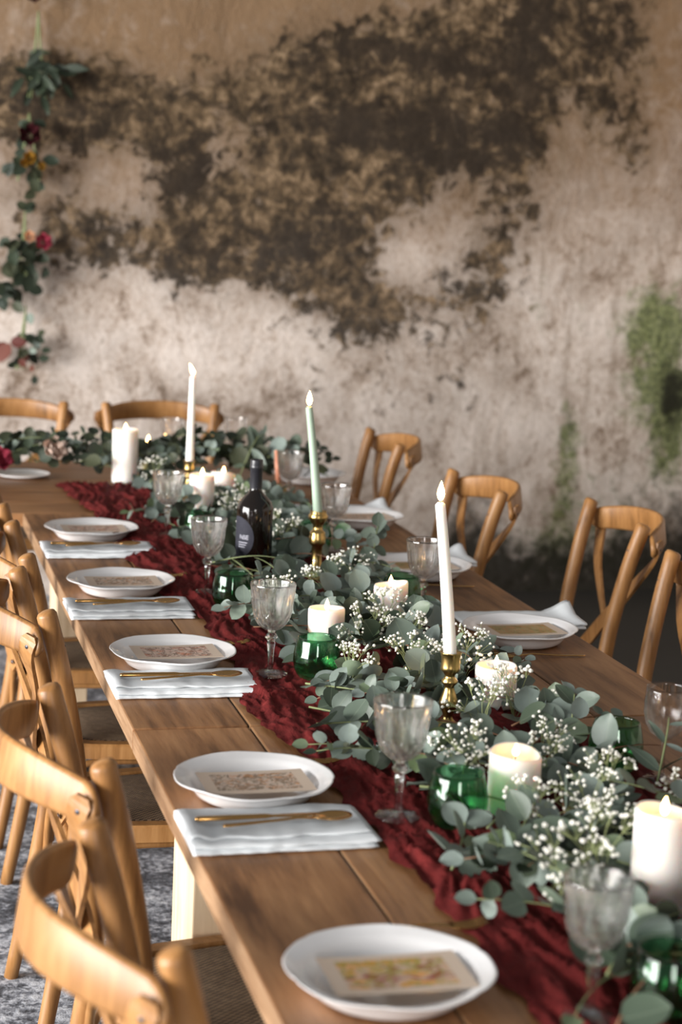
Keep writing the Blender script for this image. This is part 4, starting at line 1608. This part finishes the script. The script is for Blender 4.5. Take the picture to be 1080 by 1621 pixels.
rnd = random.Random(12)
y = 1.32
count = 0
while y < 5.45:
    for lane in range(3):
        x = 0.555 + rnd.uniform(-0.185, 0.19)
        yy = y + rnd.uniform(-0.05, 0.05)
        heading = rnd.choice([PI / 2, -PI / 2]) + rnd.uniform(-0.9, 0.9)
        mound = max(0.0, 1 - ((x - 0.56) / 0.24) ** 2)
        z = T + 0.014 + mound * rnd.uniform(0.0, 0.05)
        ln = rnd.uniform(0.17, 0.26)
        # shift back so the sprig is centred on its place
        bx = x - math.cos(heading) * ln * 0.5
        by = yy - math.sin(heading) * ln * 0.5
        if blocked(Vector((bx, by, z)), 0.004):
            continue
        sh = 'round' if rnd.random() < 0.8 else 'oval'
        mt = 'leaf' if rnd.random() < 0.80 else 'leaf_dark'
        sz = rnd.uniform(0.046, 0.062)
        lab = sprig_label(x, yy, sh, mt, sz)
        sprig((bx, by, z), heading, ln, rnd.uniform(0.01, 0.045), lab, 'eucalyptus sprigs in the table garland', rnd, sh, mt, sz, rnd.choice([5, 6, 6]), stem=rnd.choice(['stem', 'stem', 'stem_red']))
        count += 1
    y += 0.075

# sprigs that reach out of the garland on their own
sprig((0.773, 4.084, T + 0.02), 1.2, 0.05, 0.115, 'small upright eucalyptus sprig right of the green taper, before the right plates', None, rnd, 'round', 'leaf', 0.046, 5, name='eucalyptus_sprig')
sprig((0.50, 2.93, T + 0.055), 3.35, 0.15, 0.0, 'eucalyptus tip hanging over the burgundy runner below the green stemless glass', None, rnd, 'round', 'leaf', 0.050, 5, 0.03, 'stem_red')
sprig((0.70, 2.56, T + 0.02), 0.9, 0.06, 0.09, 'upright oval-leaved sprig on the right beside the dark table joint', None, rnd, 'oval', 'leaf', 0.052, 3)
sprig((0.76, 2.33, T + 0.03), 0.8, 0.10, 0.09, 'thin sprig with narrow upright leaves beside the plain wine glass', None, rnd, 'long', 'leaf', 0.060, 4)
sprig((0.72, 5.50, T + 0.05), 0.5, 0.12, 0.13, 'thin sprig rising behind the wine bottle with narrow leaves', None, rnd, 'long', 'leaf', 0.075, 4)
sprig((0.42, 2.52, T + 0.03), 3.5, 0.16, 0.03, 'dark narrow sprig reaching left over the runner behind the near goblet', None, rnd, 'oval', 'leaf_dark', 0.046, 5, 0.01)
sprig((0.46, 1.66, T + 0.03), 3.6, 0.20, 0.02, 'pale eucalyptus sprig reaching over the runner by the nearest goblet', None, rnd, 'round', 'leaf', 0.055, 5, 0.01)
sprig((0.45, 4.95, T + 0.02), 3.4, 0.18, 0.02, 'eucalyptus sprig reaching left toward the farthest left plate', None, rnd, 'oval', 'leaf', 0.058, 6, 0.0)

for k in range(38):
    x = -0.25 + 1.25 * (k / 37) + rnd.uniform(-0.03, 0.03)
    yy = 5.77 + rnd.uniform(-0.13, 0.13)
    h = rnd.choice([0, PI]) + rnd.uniform(-0.9, 0.9)
    ln = rnd.uniform(0.18, 0.26)
    mt = 'leaf' if rnd.random() < 0.6 else 'leaf_dark'
    sz = rnd.uniform(0.048, 0.064)
    sprig((x - math.cos(h) * ln * 0.5, yy - math.sin(h) * ln * 0.5, T + 0.015 + rnd.uniform(0, 0.10)), h, ln, rnd.uniform(0.01, 0.06), sprig_label(x, yy, 'round', mt, sz),
          'eucalyptus sprigs in the far garland', rnd, 'round', mt, sz, 6)

# larger, paler sprigs lying on top in the sharp middle of the garland
for (x, y, z, h, ln, sz) in [(0.56, 3.22, 0.055, 3.6, 0.17, 0.066), (0.62, 3.10, 0.060, 2.5, 0.16, 0.064), (0.50, 3.00, 0.045, 3.9, 0.15, 0.062), (0.64, 3.36, 0.055, 0.6, 0.17, 0.062),
                             (0.57, 2.88, 0.045, 3.7, 0.15, 0.058), (0.62, 2.62, 0.05, 0.4, 0.16, 0.060), (0.46, 3.62, 0.04, 3.4, 0.16, 0.062), (0.55, 3.85, 0.05, 2.9, 0.15, 0.062),
                             (0.66, 2.42, 0.05, 0.2, 0.17, 0.064), (0.60, 2.12, 0.05, 3.8, 0.18, 0.066), (0.50, 1.98, 0.045, 3.3, 0.17, 0.068), (0.66, 1.98, 0.05, 5.2, 0.17, 0.066)]:
    sprig((x, y, T + z), h, ln, 0.02, 'broad pale eucalyptus sprig lying on top ' + beside(x, y), 'broad eucalyptus sprigs on top of the garland', rnd, 'round', 'leaf', sz, 5, 0.01, 'stem_red')


# gypsophila
def gyp_meshes(seed, nb=62, R0=0.072):
    rnd = random.Random(seed)
    bm = bmesh.new()
    bmesh.ops.create_icosphere(bm, subdivisions=1, radius=1.0)
    iv = [v_.co.copy() for v_ in bm.verts]
    ifs = [tuple(v_.index for v_ in f_.verts) for f_ in bm.faces]
    bm.free()
    fl, st = MB(), MB()
    hubs = []
    for k in range(9):
        a = rnd.uniform(0, 2 * PI)
        e = rnd.uniform(0.25, 1.35)
        r = R0 * rnd.uniform(0.45, 0.7)
        hubs.append(Vector((r * math.cos(a) * math.cos(e), r * math.sin(a) * math.cos(e), r * math.sin(e))))
        st.tube([(0, 0, -0.03), tuple(hubs[-1] * 0.5 + Vector((0, 0, -0.004))), tuple(hubs[-1])], 0.0006, 3)
    for k in range(nb):
        h = hubs[k % 9]
        d = (h.normalized() + Vector((rnd.gauss(0, 0.55), rnd.gauss(0, 0.55), rnd.gauss(0.1, 0.45)))).normalized()
        p = h + d * rnd.uniform(0.014, 0.034)
        st.tube([tuple(h), tuple((h + p) / 2 + Vector((0, 0, 0.001))), tuple(p)], 0.00042, 3)
        s = rnd.uniform(0.0022, 0.0040)
        fl.add([p + Vector((v_.x * s * rnd.uniform(0.75, 1.25), v_.y * s * rnd.uniform(0.75, 1.25), v_.z * s * rnd.uniform(0.7, 1.1))) for v_ in iv], ifs)
    return fl.mesh('blossoms', False), st.mesh('stems', False)


GYPM = [gyp_meshes(100 + k) for k in range(5)]
for a, b_ in GYPM:
    a.materials.append(M['blossom'])
    b_.materials.append(M['gyp_stem'])
GYP = [(0.6, 4.86), (0.55, 4.68), (0.56, 4.27), (0.56, 5.42), (0.43, 5.41), (0.58, 3.77), (0.68, 3.92), (0.43, 3.57), (0.50, 3.57), (0.62, 3.43), (0.55, 3.29), (0.50, 3.18), (0.42, 2.95), (0.5, 3.05), (0.56, 3.04), (0.61, 3.04), (0.65, 2.99), (0.7, 3.09), (0.51, 2.80), (0.56, 2.64), (0.47, 2.42), (0.44, 2.34), (0.62, 2.47), (0.66, 2.36), (0.58, 2.37), (0.57, 2.15), (0.48, 2.13), (0.63, 2.23), (0.70, 2.23), (0.75, 2.19), (0.43, 1.88), (0.49, 1.92), (0.55, 2.02), (0.40, 1.80), (0.54, 5.08), (0.33, 5.84), (0.10, 5.90), (0.60, 3.20), (0.53, 3.46), (0.66, 2.72), (0.62, 4.45), (0.5, 4.4)]


def gyp_label(x, y):
    return "bunch of white baby's breath " + beside(x, y)


for k, (x, y) in enumerate(GYP):
    if k % 5 == 3:
        continue
    lab = gyp_label(x, y)
    for _ in range(12):
        if blocked(Vector((x, y, T + 0.05)), 0.03):
            x += rnd.uniform(-0.02, 0.025)
            y += rnd.uniform(0.0, 0.025)
    t = thing('babys_breath', lab, 'flowers', (x, y, T + 0.048 + rnd.uniform(0, 0.025)), (rnd.uniform(-0.3, 0.3), rnd.uniform(-0.3, 0.3), rnd.uniform(0, 6.28)), "bunches of baby's breath in the garland")
    a, b_ = GYPM[k % 5]
    o = obj('blossoms', a, None, t)
    o['kind'] = 'stuff'
    obj('stems', b_, None, t)
    s = rnd.uniform(0.8, 1.1)
    t.scale = (s, s, s)


# ------------------------------------------------------------------ roses
def petal_mesh(seed):
    rnd = random.Random(seed)
    vs, fs = [], []
    for i in range(6):
        u = i / 5
        w = 0.62 * math.sin(PI * (0.14 + 0.72 * u)) ** 0.6
        for k in range(5):
            q = (k - 2) / 2
            vs.append((w * q, -0.28 * (1 - q * q) * (0.6 + 0.4 * u) + (0.22 * max(0, u - 0.7)) * -1, u + 0.05 * math.cos(q * 3 + seed) * u))
    for i in range(5):
        for k in range(4):
            a = i * 5 + k
            fs.append((a, a + 1, a + 6, a + 5))
    return mesh('petal', vs, fs, True)


PETALS = {}


def rose(parent, loc, size, mat, facing, rnd, name='rose'):
    """petals in three whorls; a thing of its own when parent is None"""
    if mat not in PETALS:
        PETALS[mat] = []
        for k in range(3):
            me = petal_mesh(k)
            me.materials.append(M[mat])
            PETALS[mat].append(me)
    q = Vector(facing).to_track_quat('Z', 'Y').to_matrix()
    for ring, (n_, r, tilt, sc) in enumerate(((3, 0.06, 0.0, 0.66), (4, 0.20, 0.12, 0.72), (5, 0.34, 0.32, 0.76), (6, 0.46, 0.60, 0.74))):
        for k in range(n_):
            a = 2 * PI * (k + 0.37 * ring) / n_ + rnd.uniform(-0.12, 0.12)
            m3 = Matrix.Rotation(a, 3, 'Z') @ Matrix.Rotation(tilt, 3, 'X')
            off = Matrix.Rotation(a, 3, 'Z') @ Vector((0, -r * 0.5, 0))
            mm = (q @ m3) * (size * sc)
            p = Vector(loc) + q @ off * size
            o = bpy.data.objects.new('petal', rnd.choice(PETALS[mat]))
            COL.objects.link(o)
            o.parent = parent
            o.matrix_local = Matrix.Translation(p) @ mm.to_4x4()


rr = random.Random(5)
t = thing('rose', 'blush white rose in the far garland at left', 'flower', (0.145, 5.66, T + 0.105))
rose(t, (0, 0, 0), 0.050, 'petal_blush', (0.2, -0.8, 0.55), rr)
mb = MB()
mb.tube([(0, 0, 0), (0.01, 0.04, -0.04), (0.02, 0.10, -0.06)], 0.003, 6)
obj('stem', mb.mesh('stem'), 'stem', t)
t = thing('rose', 'deep pink rose cut by the left picture edge in the far garland', 'flower', (-0.03, 5.64, T + 0.075))
rose(t, (0, 0, 0), 0.050, 'petal_pink', (0.3, -0.8, 0.5), rr)
mb = MB()
mb.tube([(0, 0, 0), (0.0, 0.04, -0.03), (-0.02, 0.10, -0.04)], 0.003, 6)
obj('stem', mb.mesh('stem'), 'stem', t)

# white platter edge under the far garland
mb = MB()
mb.lathe([(0, 0.003), (0.065, 0.003), (0.088, 0.010), (0.090, 0.0115), (0.089, 0.0085), (0.065, 0.0), (0, 0)], 48)
o = obj('side_plate', mb.mesh('side_plate'), 'ceramic', None, (0.06, 5.81, T + 0.001))
tag(o, 'white plate edge showing under the far garland at left', 'plate')


# ------------------------------------------------------------------ flower bunches on the wall
def wall_bunch(label, x, z, leaves, blooms, hang, seed):
    rnd = random.Random(seed)
    t = thing('hanging_flower_bunch', label, 'flowers', (x, WALL_Y - 0.05, z), (0, 0, 0), 'flower bunches hung on the wall')
    root = Vector((x, WALL_Y - 0.05, z))
    mb = MB()
    for k in range(4):
        dx = rnd.uniform(-0.05, 0.05)
        mb.tube(spline([(0, 0, hang), (dx * 0.3, -0.01, hang * 0.4), (dx, -0.02, -0.12)], 8), 0.003, 5)
    obj('stems', mb.mesh('stems'), 'stem', t)
    for (n_, cx, cz, sx, sz, shape, mat, size) in leaves:
        for k in range(n_):
            p = Vector((cx + rnd.gauss(0, sx), rnd.uniform(-0.06, 0.02), cz + rnd.gauss(0, sz)))
            d = Vector((rnd.uniform(-1, 1), rnd.uniform(-0.6, 0.1), rnd.uniform(-1.2, 0.3)))
            nrm = Vector((rnd.uniform(-0.6, 0.6), -1, rnd.uniform(-0.3, 0.7)))
            add_leaf(t, root, p, d, nrm, size * rnd.uniform(0.8, 1.2), shape, mat, rnd, False)
    for (cx, cz, size, mat) in blooms:
        rose(t, (cx, -0.055, cz), size, mat, (rnd.uniform(-0.3, 0.3), -1, 0.2), rnd)
    return t


wall_bunch('dark green leafy bunch hanging topmost on the wall at left', 0.235, 2.17, [(34, 0, -0.02, 0.045, 0.055, 'long', 'leaf_dark', 0.085)], [(-0.02, 0.27, 0.035, 'petal_dark')], 0.22, 1)
wall_bunch('wall bunch with mustard yellow and dark red blooms', 0.205, 1.84, [(24, 0, -0.03, 0.035, 0.09, 'oval', 'leaf_dark', 0.06)], [(0.0, -0.03, 0.032, 'petal_yellow'), (0.045, -0.06, 0.022, 'petal_yellow'), (-0.02, -0.05, 0.022, 'petal_yellow'), (0.0, 0.06, 0.055, 'petal_dark')], 0.15, 2)
wall_bunch('wall bunch with one bright pink rose and long dark leaves', 0.195, 1.44, [(34, 0.0, -0.02, 0.04, 0.06, 'oval', 'leaf_dark', 0.065), (9, -0.08, -0.15, 0.025, 0.035, 'oval', 'leaf_dark', 0.07), (3, -0.10, -0.20, 0.02, 0.03, 'round', 'leaf', 0.05)], [(0.068, 0.04, 0.042, 'petal_pink'), (0.015, 0.06, 0.028, 'petal_peach')], 0.16, 3)
wall_bunch('lowest wall bunch with a rust red leaf above the back chairs', 0.205, 1.08, [(5, 0.01, -0.03, 0.03, 0.06, 'oval', 'leaf', 0.045), (14, 0.01, -0.05, 0.025, 0.06, 'oval', 'leaf_dark', 0.045), (4, -0.09, -0.0, 0.025, 0.012, 'oval', 'leaf_red', 0.08), (5, 0.02, -0.1, 0.03, 0.03, 'oval', 'leaf_red', 0.04)], [], 0.14, 4)
